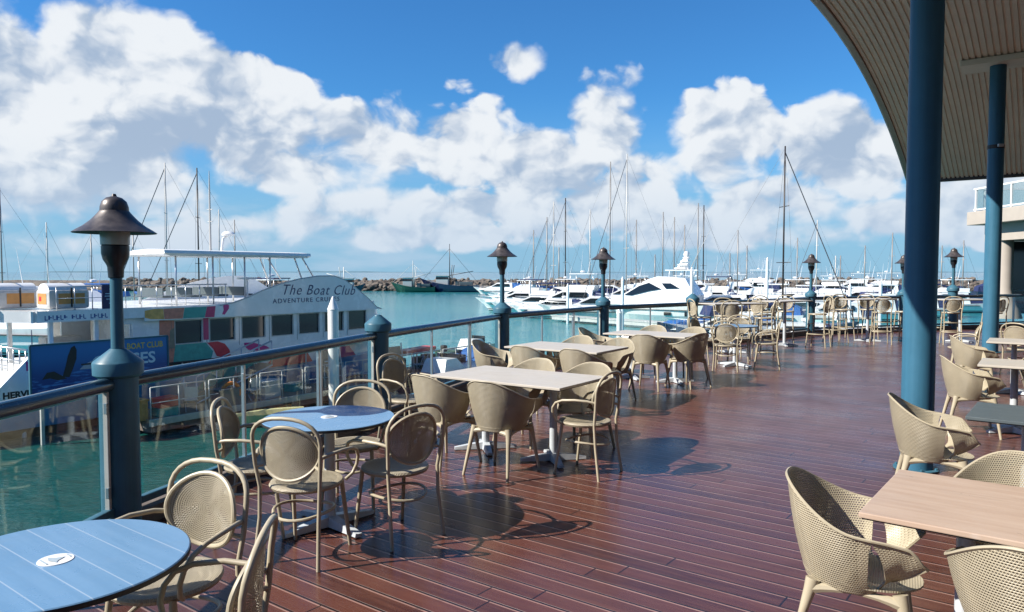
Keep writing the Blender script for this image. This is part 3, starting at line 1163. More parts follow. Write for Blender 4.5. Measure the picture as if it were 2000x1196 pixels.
# ---- moulded tub armchair (faces +Y)
def make_tub_chair(name='tub_chair'):
    r = empty(name)
    TH = radians(139)
    n1, n2, n3 = 22, 26, 34           # columns per half: body, opening, arm band
    nu, nv = 2 * n3, 16
    def rim_h(th):
        a = abs(th)
        return .81 - .160 * smoothstep(.15, 1.75, a) - .030 * smoothstep(1.6, 2.4, a)
    def hole(v):
        c = 1.78 + .26 * (1 - v)
        w = max(.012, .19 * (max(0.0, 1 - v) ** .75) * smoothstep(.02, .22, v) * (1 - smoothstep(.80, .95, v)))
        return c - w, c + w * .9
    def TT(i, v):
        k = i - n3
        s = 1 if k >= 0 else -1
        k = abs(k)
        a, b = hole(v)
        if k <= n1: t = a * k / n1
        elif k <= n2: t = a + (b - a) * (k - n1) / (n2 - n1)
        else: t = b + (TH - b) * (k - n2) / (n3 - n2)
        return s * t
    def P(i, j):
        v = j / nv
        th = TT(i, v)
        a = abs(th)
        bx, by, bz = .198 * sin(th), -.02 - .195 * cos(th), .385 + .055 * smoothstep(1.9, 2.4, a)
        tx = (.285 + .020 * smoothstep(.8, 1.8, a)) * sin(th)
        ty = -.025 - (.275 if cos(th) > 0 else .365) * cos(th)
        if a > 1.9:
            tx *= 1 + .16 * smoothstep(1.9, 2.4, a)
        tz = rim_h(th)
        # arms reach well forward; the arm band ends in a rounded point
        e = v ** .95
        bulge = .010 * sin(pi * min(1, v * 1.05))
        x = bx + (tx - bx) * e + bulge * sin(th)
        y = by + (ty - by) * e - bulge * cos(th) * (1 if cos(th) > 0 else .4)
        z = bz + (tz - bz) * v - .075 * smoothstep(2.12, 2.43, a) ** 1.6 * v
        return Vector((x, y, z))
    def skip(i, j):
        k = abs(i - n3)
        return n1 < k < n2 and 1.0 < j < nv * .93
    def solid(i, j):
        k = abs(i - n3)
        if k >= n1 - 1: return 1.0
        if j >= nv or j <= 0: return 1.0
        return 0.0
    def uv(i, j):
        return (TT(i, j / nv) * .255, P(i, j).z)
    mb_ = grid_surface(P, nu, nv, skip, .007, solid, uv)
    mb_.build('shell', M['resin_perf'], r)
    # rolled rim
    q = MB(); q.tube([P(i, nv) for i in range(nu + 1)], .0065, 6)
    for i in (0, nu):
        q.tube([P(i, j) for j in range(nv + 1)], .0055, 6)
    q.build('rim', M['resin'], r)
    # seat pan
    def S(i, j):
        a = 2 * pi * i / 36; rr = j / 6
        x = .212 * rr * cos(a); y = -.01 + (.215 if sin(a) < 0 else .255) * rr * sin(a)
        z = .425 - .022 * (1 - rr ** 2) - .012 * max(0, y) / .2
        return Vector((x, y, z))
    mb_ = grid_surface(S, 36, 6, None, .008, lambda i, j: 1.0 if j >= 5 else 0.0, lambda i, j: (S(i, j).x, S(i, j).y))
    mb_.build('seat', M['resin_perf'], r)
    # under-frame: skirt ring joining the legs
    q = MB()
    def bowed(p0, p1, drop):
        return [Vector(p0).lerp(Vector(p1), t) + Vector((0, 0, -drop * 4 * t * (1 - t) + drop)) for t in [k / 8 for k in range(9)]]
    corners = [(-.175, -.175, .388), (.175, -.175, .388), (.180, .165, .385), (-.180, .165, .385)]
    for a, b in ((0, 1), (1, 2), (2, 3), (3, 0)):
        pts = bowed(corners[a], corners[b], -.018)
        q.tube(pts, [.026, .020, .016, .014, .013, .014, .016, .020, .026], 8)
    q.build('under_frame', M['resin'], r)
    feet = [(-.222, -.262), (.222, -.262), (.232, .222), (-.232, .222)]
    for (cx, cy, cz), (fx, fy) in zip(corners, feet):
        q = MB()
        q.tube([(cx * .96, cy * .96, cz + .020), (cx * 1.02, cy * 1.03, cz - .03), (cx + (fx - cx) * .30, cy + (fy - cy) * .30, cz * .72), (fx, fy, 0)], [.030, .0245, .0185, .0125], 10)
        q.build('leg', M['resin'], r)
    return r


# ---- tables
def laminate(name, c1, c2, rough, scale, lines=0.0, linecol=(.6, .7, .8)):
    m = bpy.data.materials.new(name)
    m.use_nodes = True
    c1 = [q * ALB for q in c1]; c2 = [q * ALB for q in c2]; linecol = [q * ALB for q in linecol]
    t = m.node_tree; N = NT(t)
    p = t.nodes['Principled BSDF']
    tc = N.n('ShaderNodeTexCoord')
    x, y, z = N.sep(tc.outputs['Object'])
    g = N.noise(N.comb(N.m('MULTIPLY', x, .35), N.m('MULTIPLY', y, 5.0), 0.0), scale, 5, .6, dist=.4)
    c = N.mix(N.smooth(g, .3, .7), (*c1, 1), (*c2, 1))
    if lines:
        f = N.m('ABSOLUTE', N.m('SUBTRACT', N.m('FRACT', N.m('MULTIPLY', y, 1 / lines)), .5))
        ln = N.smooth(f, .024, .010)
        c = N.mix(N.m('MULTIPLY', ln, .75), c, (*linecol, 1))
    N.link(c, p.inputs['Base Color'])
    sm = N.noise(tc.outputs['Object'], 5.0, 5, .65, dist=.5)
    N.link(N.lin(sm, .3, .7, rough - .10, rough + .14), p.inputs['Roughness'])
    scr = N.noise(N.vm('MULTIPLY', tc.outputs['Object'], (3.0, 60.0, 1.0)), 2.0, 3, .7)
    N.link(N.mix(N.smooth(scr, .66, .78, 0, .12), N.mix(N.smooth(sm, .5, .8, 0, .12), c, (.25, .25, .25, 1)), (.8, .8, .8, 1)), p.inputs['Base Color'])
    return m
M['blue_top'] = laminate('blue_table_laminate', (0.14, 0.28, 0.45), (0.17, 0.32, 0.50), .30, 4, .118, (.42, .52, .63))
M['blue_top_plain'] = laminate('plain_blue_table_laminate', (0.15, 0.30, 0.48), (0.18, 0.33, 0.52), .26, 4)
M['beige_top'] = laminate('pale_oak_laminate', (0.50, 0.36, 0.27), (0.58, 0.44, 0.34), .36, 6)
M['beige_top_pale'] = laminate('pale_bleached_laminate', (0.55, 0.50, 0.43), (0.61, 0.56, 0.49), .36, 6)

def pedestal(parent, x=0, y=0, h=.70, spread=.33, rot=0.4):
    q = MB()
    q.lathe([(.036, .05), (.034, h)], c=(x, y, 0), seg=18)
    q.lathe([(.06, h - .02), (.06, h)], c=(x, y, 0), seg=12)
    o = q.build('pedestal_column', M['pedestal'], parent)
    for k in range(4):
        a = rot + k * pi / 2
        q = MB()
        d = Vector((cos(a), sin(a), 0)); n = Vector((-sin(a), cos(a), 0))
        A = Vector((x, y, 0))
        secs = []
        for t_, w_, zt in ((.02, .040, .075), (.5, .034, .055), (1.0, .026, .030)):
            c_ = A + d * spread * t_
            secs.append([c_ - n * w_ + Vector((0, 0, .008)), c_ - n * w_ * .8 + Vector((0, 0, zt)), c_ + n * w_ * .8 + Vector((0, 0, zt)), c_ + n * w_ + Vector((0, 0, .008)), c_ - n * w_ + Vector((0, 0, .008))])
        q.loft(secs)
        q.build('base_foot', M['pedestal'], parent)

def round_table(loc, rz, dia, label, top_mat, logo=True, h=.74, group='round cafe tables'):
    t = empty('round_table', loc, rz)
    tag(t, label, 'table', group)
    R = dia / 2
    q = MB(); q.lathe([(0, h - .004), (R - .004, h - .004), (R, h - .007), (R, h - .020), (R - .006, h - .026), (0, h - .026)], seg=72, cap=False, smooth=False)
    top = q.build('table_top', top_mat, t)
    q = MB(); q.lathe([(R + .0012, h - .008), (R + .002, h - .014), (R + .0012, h - .024)], seg=72, cap=False); q.build('edge_band', M['black'], top)
    if logo:
        q = MB(); q.lathe([(0, h - .0015), (.054, h - .0015), (.055, h - .0035)], seg=40, cap=False); lg = q.build('emblem', M['white'], top)
        q = MB(); q.prism([(-.030, -.012, h), (-.002, -.022, h), (.034, -.010, h), (.020, .000, h), (.002, .030, h), (-.008, .004, h)], (0, 0, .0006))
        q.box((0, -.036, h), (.055, .006, .001)); q.box((0, .042, h), (.03, .006, .001))
        q.build('emblem_mark', mat('emblem_grey', (.42, .50, .55), .4) if 'emblem_grey' not in bpy.data.materials else bpy.data.materials['emblem_grey'], lg)
    pedestal(t, 0, 0, h - .026, .34, .5)
    return t

def rect_table(loc, rz, L, W, label, top_mat, h=.74, n_ped=2, group='rectangular cafe tables', name='rectangular_table'):
    t = empty(name, loc, rz)
    tag(t, label, 'table', group)
    q = MB(); q.box((0, 0, h - .011), (L, W, .022), bevel=.004); top = q.build('table_top', top_mat, t)
    q = MB(); q.box((0, 0, h - .0255), (L - .02, W - .02, .007)); q.build('under_edge', M['black'], top)
    xs = [0] if n_ped == 1 else [-L * .27, L * .27]
    for x in xs:
        pedestal(t, x, 0, h - .03, .30, pi / 4)
    return t

# layout -------------------------------------------------------------
round_table((-1.53, 2.43, 0), radians(-37), .83, 'large blue round table with white plank lines in the left foreground', M['blue_top'])
round_table((-1.22, 4.88, 0), .3, .86, 'plain blue round table with white emblem, second from the camera', M['blue_top_plain'])
TA = radians(-35)        # long axis of the rectangular tables (az 125)
rect_table((.06, 6.82, 0), TA, 1.42, .86, 'pale rectangular table with an armchair at its right end, nearest of the beige row', M['beige_top_pale'])
rect_table((.70, 9.50, 0), TA, 1.36, .86, 'pale rectangular table in the middle of the beige row', M['beige_top_pale'])
rect_table((2.22, 11.55, 0), TA, 1.36, .80, 'pale rectangular table farthest back in the beige row, by the railing', M['beige_top_pale'])
rect_table((2.20, 2.80, 0), radians(-38), 1.42, .82, 'pinkish oak-look rectangular table in the right foreground', M['beige_top'])
rect_table((3.80, 4.72, 0), radians(-38), 1.42, .70, 'dark grey rectangular table to the right of the thick pillar base', M['slate'])
rect_table((5.62, 7.55, 0), radians(-36), 1.36, .75, 'pale rectangular table at the right edge behind the grey table', M['beige_top_pale'])
rect_table((7.35, 10.1, 0), radians(-36), 1.36, .75, 'pale rectangular table at the right edge in front of the far blue pillar', M['beige_top_pale'])
round_table((4.05, 13.35, 0), .2, .80, 'small blue round table at the far end of the left row', M['blue_top_plain'], logo=False)

ac = None
def armchair(x, y, az, label):
    global ac
    if ac is None:
        ac = make_armchair('armchair'); o = ac
        o.location = (x, y, 0); o.rotation_euler.z = AZ(az)
    else:
        o = dup(ac, (x, y, 0), AZ(az))
    tag(o, label, 'chair', 'beige hoop-back armchairs')
tc_ = None
def tub(x, y, az, label):
    global tc_
    if tc_ is None:
        tc_ = make_tub_chair('tub_chair'); o = tc_
        o.location = (x, y, 0); o.rotation_euler.z = AZ(az)
    else:
        o = dup(tc_, (x, y, 0), AZ(az))
    tag(o, label, 'chair', 'beige perforated tub chairs')
bs = None
def stool(x, y, az, label):
    global bs
    if bs is None:
        bs = make_bar_stool('bar_stool'); o = bs
        o.location = (x, y, 0); o.rotation_euler.z = AZ(az)
    else:
        o = dup(bs, (x, y, 0), AZ(az))
    tag(o, label, 'bar stool', 'bar stools by the far railing')

armchair(-1.42, 2.98, 202, 'hoop-back armchair behind the near blue table, its cane back facing the camera')
armchair(-1.06, 2.36, -97, 'hoop-back armchair seen edge-on at the bottom, right of the near blue table')
armchair(-1.24, 4.40, 14, 'hoop-back armchair with its back to the camera in front of the second blue table')
armchair(-.76, 4.74, -45, 'hoop-back armchair on the right of the second blue table, back turned')
armchair(-1.16, 5.36, 184, 'hoop-back armchair on the far side of the second blue table, facing the camera')
armchair(-1.66, 4.80, 84, 'hoop-back armchair squeezed between the second blue table and the railing')
armchair(.62, 6.22, -55, 'hoop-back armchair at the right end of the nearest beige table')
armchair(-1.02, 7.30, 120, 'hoop-back armchair at the left end of the nearest beige table, against the railing')
tub(-.08, 6.22, 33, 'tub chair, back to camera, right one on the near side of the nearest beige table')
tub(-.60, 6.56, 43, 'tub chair, back to camera, left one on the near side of the nearest beige table')
tub(.13, 7.34, 217, 'tub chair facing camera, left one at the far side of the nearest beige table')
tub(.66, 6.98, 214, 'tub chair facing camera, right one at the far side of the nearest beige table')
tub(-.22, 9.55, 110, 'tub chair at the left end of the middle beige table by the railing')
tub(.28, 9.10, 37, 'tub chair back turned, left one near side of middle beige table')
tub(.86, 8.75, 37, 'tub chair back turned, right one near side of middle beige table')
tub(.82, 10.10, 217, 'tub chair facing camera, left one beyond the middle beige table')
tub(1.32, 9.72, 217, 'tub chair facing camera, right one beyond the middle beige table')
tub(1.36, 11.72, 112, 'tub chair at the left end of the farthest beige table by the railing')
tub(2.02, 10.75, 30, 'tub chair back turned at the near side of the farthest beige table')
tub(2.62, 10.95, -35, 'tub chair at the right near corner of the farthest beige table')
tub(2.25, 12.12, 217, 'tub chair facing camera, left one behind the farthest beige table')
tub(2.80, 11.75, 225, 'tub chair facing the camera, right one behind the farthest beige table')
tub(1.50, 3.13, 118, 'large tub chair in profile at the left end of the pink-topped foreground table')
tub(1.86, 2.52, 40, 'tub chair with its perforated back to the camera in the bottom right corner')
tub(2.36, 3.36, 216, 'tub chair facing the camera behind the pink-topped foreground table')
tub(3.02, 5.22, 116, 'tub chair in profile in front of the thick pillar base, ending the grey table')
tub(3.62, 4.30, 40, 'shaded tub chair on the near side of the dark grey table at the right edge')
tub(4.85, 7.72, 112, 'tub chair in profile right beside the thick pillar, ending a pale table')
tub(5.20, 6.95, 37, 'tub chair, back turned, near side of the pale table right of the pillar')
tub(5.95, 8.10, 215, 'tub chair facing the camera at the right edge behind the second pale table')
tub(6.45, 10.25, 112, 'tub chair in profile at the left end of the farthest right-hand pale table')
tub(7.05, 9.35, 37, 'tub chair, back turned, near side of the farthest right-hand pale table')
tub(7.95, 10.6, 215, 'tub chair facing the camera behind the farthest right-hand pale table')
armchair(3.72, 12.75, 20, 'hoop-back armchair back turned in front of the small far round table')
armchair(4.52, 13.10, -70, 'hoop-back armchair turned left at the right of the small far round table')
armchair(3.60, 13.75, 130, 'hoop-back armchair behind the small far round table, on its left')
armchair(4.30, 13.95, 200, 'hoop-back armchair behind the small far round table, facing the camera')
armchair(7.55, 12.30, -60, 'hoop-back armchair just left of the far blue pillar base')
armchair(8.40, 12.1, 60, 'hoop-back armchair right of the far blue pillar base at the right edge')

# high bar tables and stools
def bar_table(x, y, rz, label):
    rect_table((x, y, 0), rz, 1.25, .62, label, M['beige_top_pale'], h=1.05, n_ped=1, group='high bar tables by the far railing', name='bar_table')
bar_table(4.65, 15.55, radians(18), 'high bar table behind the small round table')
bar_table(6.30, 17.00, radians(35), 'high bar table left of the far lamp post')
bar_table(8.75, 18.10, radians(22), 'high bar table left of the thick pillar')
bar_table(10.9, 17.9, radians(5), 'high bar table between the two blue pillars')
bar_table(12.3, 15.6, radians(-20), 'high bar table at the right edge behind the far blue pillar')
for x, y, a, l in [
    (4.02, 15.60, 80, 'bar stool in front of the capped post at the bend of the railing'),
    (4.62, 16.05, 190, 'bar stool on the railing side of the bar table at the bend'),
    (5.25, 15.35, -60, 'bar stool right of the bar table at the bend'),
    (4.45, 15.0, 10, 'bar stool near side of the bar table at the bend, back turned'),
    (5.62, 16.55, 60, 'bar stool left of the second bar table'),
    (6.05, 17.60, 170, 'bar stool on the railing side of the second bar table, left one'),
    (6.95, 16.75, -50, 'bar stool with dark back just right of the second bar table'),
    (6.65, 17.9, 200, 'bar stool below the far lamp post'),
    (7.95, 18.00, 80, 'bar stool with pinkish back left of the third bar table'),
    (8.45, 18.75, 175, 'bar stool on the railing side of the third bar table, left one'),
    (9.10, 18.80, 190, 'bar stool on the railing side of the third bar table, right one'),
    (8.75, 17.45, 15, 'bar stool with dark round back on the near side of the third bar table'),
    (9.45, 17.75, -40, 'bar stool next to the thick pillar, partly hidden by it'),
    (10.35, 17.35, 20, 'bar stool just right of the thick pillar, back turned'),
    (10.6, 18.6, 180, 'bar stool behind the bar table between the pillars, below the lamp post'),
    (11.3, 17.3, -20, 'bar stool at the right of the bar table between the pillars'),
    (12.6, 15.0, -10, 'bar stool at the right edge in front of the dark windows'),
    (12.9, 16.1, 170, 'bar stool at the right edge on the far side of the last bar table')]:
    stool(x, y, a, l)
# ================================================================== TOUR BOAT
TB = empty('tour_boat', (-14.66, 23.2, WATER_Z), radians(55))
tag(TB, 'white double-deck tour boat with reef mural and curved blue-lettered fascia', 'tour boat')
# local +X towards the bow, -Y faces the wharf
W = 6.2
def tb_hull():
    xs = [-2.6, -1.9, -.6, 0, 2, 5, 8, 11, 13.5, 15.4, 16.8, 17.8]
    hb = [.0, .0, .0, .0, 0, 0, 0, .12, .55, 1.25, 2.05, 2.9]      # inset from the near side towards the bow
    q = MB(); secs = []
    for x, i in zip(xs, hb):
        zt = 1.95 + .5 * smoothstep(10, 17, x)
        if x < -2.5: zt = .9
        elif x < -1.8: zt = 1.2
        near = -0.0 + i; far_ = W - i
        mid = W / 2
        secs.append([(x, near, zt), (x, near + .06, 1.25), (x, near + .35, .30), (x, near + .8, -.5), (x, far_ - .8, -.5), (x, far_ - .35, .30), (x, far_ - .06, 1.25), (x, far_, zt), (x, near, zt)])
    q.loft(secs, cap=True)
    return q
m = bpy.data.materials.new('tour_boat_hull_paint'); m.use_nodes = True
t = m.node_tree; N = NT(t); p = t.nodes['Principled BSDF']; tcn = N.n('ShaderNodeTexCoord')
x, y, z = N.sep(tcn.outputs['Object'])
c = N.mix(N.smooth(z, 1.34, 1.36), (0.07, 0.30, 0.55, 1), (0.80, 0.80, 0.79, 1))
c = N.mix(N.smooth(z, .27, .30), (0.03, 0.025, 0.022, 1), c)
c = N.mix(N.m('MULTIPLY', N.smooth(N.noise(tcn.outputs['Object'], 2.5, 5, .7), .5, .8), .35), c, (.12, .11, .09, 1))
N.link(c, p.inputs['Base Color']); p.inputs['Roughness'].default_value = .3; p.inputs['Coat Weight'].default_value = .3
hull = tb_hull().build('hull', m, TB)
q = MB(); q.box((5.2, -.03, 1.90), (9.8, .08, .09), bevel=.02); q.build('rub_strake', M['black'], TB)
for xx in (1.2, 4.4, 7.6, 10.0):
    q = MB(); q.lathe([(.0, .35), (.13, .42), (.15, .55), (.15, 1.1), (.12, 1.2), (.03, 1.28), (.03, 1.9)], c=(xx, -.17, 0), seg=14); q.build('fender', M['offwhite'], TB)
q = MB()
for xx in (4.1, 5.5, 6.9, 8.3, 9.7, 11.1, 12.5):
    q.box((xx, -.004, 2.9), (.012, .012, 1.1))
q.build('panel_seams', M['slate'], TB)
# raised stern quarter with sloping edge
q = MB(); q.prism([(-1.9, -.02, 1.15), (0.2, -.02, 1.15), (0.2, -.02, 2.55), (-.55, -.02, 2.55)], (0, .18, 0)); q.build('stern_bulwark', M['white'], TB)
q = MB(); q.prism([(-1.9, W + .02, 1.15), (0.2, W + .02, 1.15), (0.2, W + .02, 2.55), (-.55, W + .02, 2.55)], (0, -.18, 0)); q.build('stern_bulwark', M['white'], TB)
q = MB(); q.box((-1.1, W / 2, 1.22), (2.5, W - .5, .08)); q.box((-2.3, W / 2, .75), (.9, W - .8, .08)); q.build('aft_deck', M['teak'], TB)
# stern stairs
q = MB()
for k in range(6):
    q.box((-1.9 + k * .30, 1.1, .85 + k * .26), (.30, 1.0, .26 + .001 * k))
q.build('stern_stairs', M['white'], TB)
# main cabin side walls with window openings (built round the openings)
WT = [4.25 + 1.39 * k for k in range(7)]
def wall_side(y0, th, name):
    q = MB()
    zb, z0, z1, zt = 1.95, 2.60, 3.42, 3.86
    q.box((8.45, y0, (zb + z0) / 2), (11.5, th, z0 - zb))
    q.box((8.2, y0, (z1 + zt) / 2), (12.0, th, zt - z1))
    edges = [2.7]
    for w_ in WT: edges += [w_, w_ + 1.06]
    edges += [14.2]
    for a, b in zip(edges[0::2], edges[1::2]):
        q.box(((a + b) / 2, y0, (z0 + z1) / 2), (b - a, th, z1 - z0))
    return q.build(name, M['white'], TB)
wall_side(.06, .12, 'cabin_wall'); wall_side(W - .06, .12, 'cabin_wall')
q = MB(); q.box((14.1, W / 2, 2.9), (.12, W - .3, 1.9)); q.box((4.1, W / 2, 2.9), (.1, W - .3, 1.9)); q.build('bulkhead', M['offwhite'], TB)
q = MB(); q.box((9.6, W / 2, 2.02), (10.8, W - .3, .06)); q.build('cabin_floor', M['slate'], TB)
for w_ in WT:
    q = MB(); q.box((w_ + .53, .07, 3.01), (1.06, .02, .82)); wn_ = q.build('window', M['darkglass'], TB)
    q = MB()
    for dx, sx, dz, sz in ((.53, 1.12, -.425, .03), (.53, 1.12, .425, .03)):
        q.box((w_ + dx, -.006, 3.01 + dz), (sx, .02, sz))
    for dx in (-.015, 1.075):
        q.box((w_ + dx, -.006, 3.01), (.03, .02, .82))
    q.build('window_frame', M['offwhite'], wn_)
    q = MB(); q.box((w_ + .53, W - .07, 3.01), (1.06, .02, .82)); q.build('window', M['darkglass'], TB)
# raked cabin front
q = MB(); q.prism([(14.2, .0, 1.95), (15.2, .3, 2.05), (14.4, .1, 3.5), (14.2, .0, 3.5)], (0, .05, 0)); q.build('cabin_cheek', M['white'], TB)
# aft open saloon: posts, sliding doors, inner wall
for xx, yy in ((.15, .15), (1.55, .15), (.15, 3.2), (.15, W - .15)):
    q = MB(); q.box((xx, yy, 2.95), (.12, .12, 2.1)); q.build('deck_post', M['white'], TB)
q = MB(); q.box((2.72, 1.2, 2.9), (.1, 2.2, 2.0)); q.box((2.2, 3.0, 2.9), (1.0, .1, 2.0)); q.build('saloon_wall', M['white'], TB)
q = MB(); q.box((3.35, .05, 2.85), (.62, .06, 1.75)); q.build('saloon_door', M['slate'], TB)
q = MB(); q.box((2.28, .08, 2.85), (.30, .05, 1.75)); q.build('side_door', M['textpale'], TB)
q = MB(); q.box((1.5, 2.6, 2.45), (1.2, .6, 1.0), bevel=.05); q.build('bar_counter', M['offwhite'], TB)
q = MB()
for k in range(5):
    q.box((.6 + .25 * k, .9 + .4 * (k % 2), 2.3), (.16, .16, .55), bevel=.03)
q.build('deck_lockers', M['coral'], TB)
# aft rail
q = MB()
for yy in [.2 + .45 * k for k in range(13)]:
    q.tube([(-.55, yy, 2.0), (-.55, yy, 2.75)], .02, 6)
q.tube([(-.55, .1, 2.78), (-.55, W - .1, 2.78)], .028, 8); q.tube([(-.55, .1, 2.4), (-.55, W - .1, 2.4)], .016, 6)
q.build('aft_rail', M['steel'], TB)
# upper deck slab with overhang at the stern
q = MB(); q.prism([(-.35, -.10, 3.86), (13.3, -.10, 3.86), (13.9, 1.2, 3.86), (13.9, W - 1.2, 3.86), (13.3, W + .1, 3.86), (-.35, W + .1, 3.86), (-.95, W - .9, 3.86), (-.95, .9, 3.86)], (0, 0, .12)); q.build('upper_deck', M['white'], TB)
q = MB(); q.box((1.35, -.13, 3.80), (3.4, .06, .36)); q.box((-.40, -.02, 3.80), (.06, .30, .36), rz=-.6); q.box((-.98, W / 2, 3.82), (.06, W - 1.7, .34)); 
q.prism([(-.35, -.14, 3.63), (-.98, .88, 3.63), (-.98, .88, 3.99), (-.35, -.14, 3.99)], (.05, .04, 0))
q.build('fascia', M['white'], TB)
# long curved side fascia: profile fitted to the photograph's outline
prof = [(6.0, 3.93), (6.6, 4.02), (7.2, 4.2), (7.9, 4.46), (8.8, 4.72), (9.7, 4.90), (10.7, 5.02), (11.6, 5.03), (12.2, 4.86), (12.9, 4.48), (13.6, 4.02), (14.2, 3.56), (14.5, 3.46)]
poly = [(3.05, 3.50), (3.05, 3.93)] + prof + [(14.5, 3.46), (6.0, 3.50)]
poly = [(3.05, 3.50), (3.05, 3.93)] + prof
q = MB(); q.prism([(x_, -.17, z_) for x_, z_ in poly], (0, .05, 0)); q.build('side_fascia', M['white'], TB)
q = MB(); q.tube([(x_, -.15, z_ + .01) for x_, z_ in prof], .03, 8); q.build('fascia_trim', M['offwhite'], TB)
q = MB(); q.prism([(x_, W + .12, z_) for x_, z_ in poly], (0, .05, 0)); q.build('side_fascia', M['white'], TB)
# mural: colour blocks on the fascia and round the first window
def flat(name, pts, mtl, y=-.176):
    q = MB(); q.prism([(a, y, b) for a, b in pts], (0, .003, 0)); return q.build(name, mtl, TB)
flat('mural_patch', [(3.05, 3.62), (3.25, 3.56), (3.75, 3.53), (3.72, 3.90), (3.4, 3.91), (3.05, 3.86)], M['ochre'])
flat('mural_patch', [(3.76, 3.53), (4.45, 3.52), (4.52, 3.91), (3.73, 3.90)], M['coral'])
flat('mural_patch', [(4.46, 3.52), (5.32, 3.515), (5.42, 3.915), (4.53, 3.91)], M['teal'])
flat('mural_patch', [(5.33, 3.515), (5.72, 3.51), (5.78, 3.92), (5.43, 3.915)], M['crimson'])
flat('mural_patch', [(6.05, 3.60), (6.16, 3.58), (6.34, 3.80), (6.36, 3.93), (6.22, 3.99), (6.10, 3.93), (6.12, 3.75)], M['textmagenta'])
flat('mural_patch', [(3.62, 1.55), (4.24, 1.65), (4.22, 3.45), (3.66, 3.49)], M['coral'], -.008)
flat('mural_patch', [(4.0, 2.45), (4.22, 2.44), (4.22, 3.2), (4.05, 3.1)], M['olive'], -.012)
flat('mural_patch', [(4.1, 1.60), (5.6, 1.70), (5.75, 2.2), (5.45, 2.56), (4.24, 2.56)], M['teal'], -.010)
flat('mural_patch', [(5.36, 2.66), (5.58, 2.66), (5.58, 3.5), (5.36, 3.5)], M['crimson'], -.012)
flat('mural_patch', [(5.5, 2.55), (5.75, 2.30), (5.9, 2.0), (6.2, 1.92), (6.5, 1.98), (6.45, 2.2), (6.25, 2.45), (5.95, 2.56)], M['red'], -.014)
flat('mural_patch', [(7.1, 2.42), (7.5, 2.40), (8.15, 2.2), (8.3, 2.1), (7.7, 2.05), (7.3, 2.12), (7.12, 2.28)], M['textmagenta'], -.010)
flat('mural_patch', [(8.0, 1.3), (10.5, 1.35), (10.2, 1.8), (8.6, 1.85)], M['red'], -.004)
flat('mural_patch', [(5.0, .8), (7.9, 1.0), (7.6, 1.6), (5.8, 1.55)], M['teal'], -.0)
flat('mural_patch', [(10.9, 1.3), (13.0, 1.4), (12.6, 1.85), (11.2, 1.85)], M['crimson'], -.004)
# lettering on the side
def onside(x, z, y=-.18):
    return Matrix.Translation((x, y, z)) @ Matrix.Rotation(pi / 2, 4, 'X')
text_obj('lettering', 'The Boat Club', .62, M['textblue'], TB, onside(8.75, 4.28) @ Matrix.Rotation(radians(-1.5), 4, 'Z'), shear=.35, bold=-.004, spacing=1.12, xscale=.98)
text_obj('lettering', 'ADVENTURE CRUISES', .27, M['textblue'], TB, onside(8.35, 3.93), spacing=1.22, xscale=1.15)
q = MB()
for k in range(17):
    if k not in (6, 11):
        q.box((-.12 + k * .115, -.162, 3.76 + .012 * (k % 3)), (.028 + .02 * (k % 2), .004, .15 - .02 * (k % 3))); q.box((-.08 + k * .115, -.163, 3.70 + .07 * (k % 2)), (.07, .004, .03))
q.build('worn_lettering', mat('faded_blue_lettering', (.06, .10, .30), .5), TB)
text_obj('lettering', 'M', .40, M['textmagenta'], TB, onside(-.66, 2.16, -.023), bold=.01)
text_obj('lettering', 'HERVEY BAY', .27, M['textblack'], TB, onside(-1.30, 1.36, -.023), bold=.012)
# canopy over the upper deck
q = MB()
secs = []
CW = 3.15
for xx in (4.0, 4.2, 4.8, 6, 9, 10.4, 10.6):
    e = .06 if xx in (4.0, 10.6) else 0
    secs.append([(xx, .15 + e, 5.80 + e), (xx, .08 + e, 5.89), (xx, .12 + e, 6.00), (xx, .5, 6.04 - e), (xx, CW / 2, 6.08 - e), (xx, CW - .5, 6.04 - e), (xx, CW - .08 - e, 5.95), (xx, CW - .15 - e, 5.80 + e), (xx, .15 + e, 5.80 + e)])
q.loft(secs, smooth=False); q.build('canopy', M['white'], TB)
for xx in (4.5, 6.0, 7.4, 8.6):
    for yy in (.3, CW - .3):
        q = MB(); q.tube([(xx, yy, 3.98), (xx, yy, 5.88)], .035, 8); q.build('canopy_post', M['steel'], TB)
for (a, b) in ((9.9, 10.3), (10.3, 11.0)):
    for yy in (.4, CW - .4):
        q = MB(); q.tube([(b, yy, 4.9), (a, yy, 5.86)], .035, 8); q.build('canopy_brace', M['steel'], TB)
# upper deck rail and seats
q = MB()
for k in range(12):
    q.tube([(.3 + .55 * k, .02, 3.98), (.3 + .55 * k, .02, 4.72)], .016, 6)
q.tube([(.3, .02, 4.74), (6.4, .02, 4.74)], .022, 8); q.tube([(.3, .02, 4.36), (6.4, .02, 4.36)], .012, 6)
q.build('deck_rail', M['steel'], TB)
for k in range(4):
    q = MB(); q.box((4.6 + k * 1.15, 1.9, 4.28), (.45, 1.8, .08), bevel=.02); q.box((4.40 + k * 1.15, 1.9, 4.46), (.05, 1.8, .30), bevel=.02); q.build('bench_seat', M['slate'], TB)
q = MB(); q.box((8.0, 1.0, 4.95), (.75, .35, .09), bevel=.03); q.tube([(8.0, 1.0, 4.0), (8.0, 1.0, 4.9)], .04, 8); q.build('console', M['white'], TB)
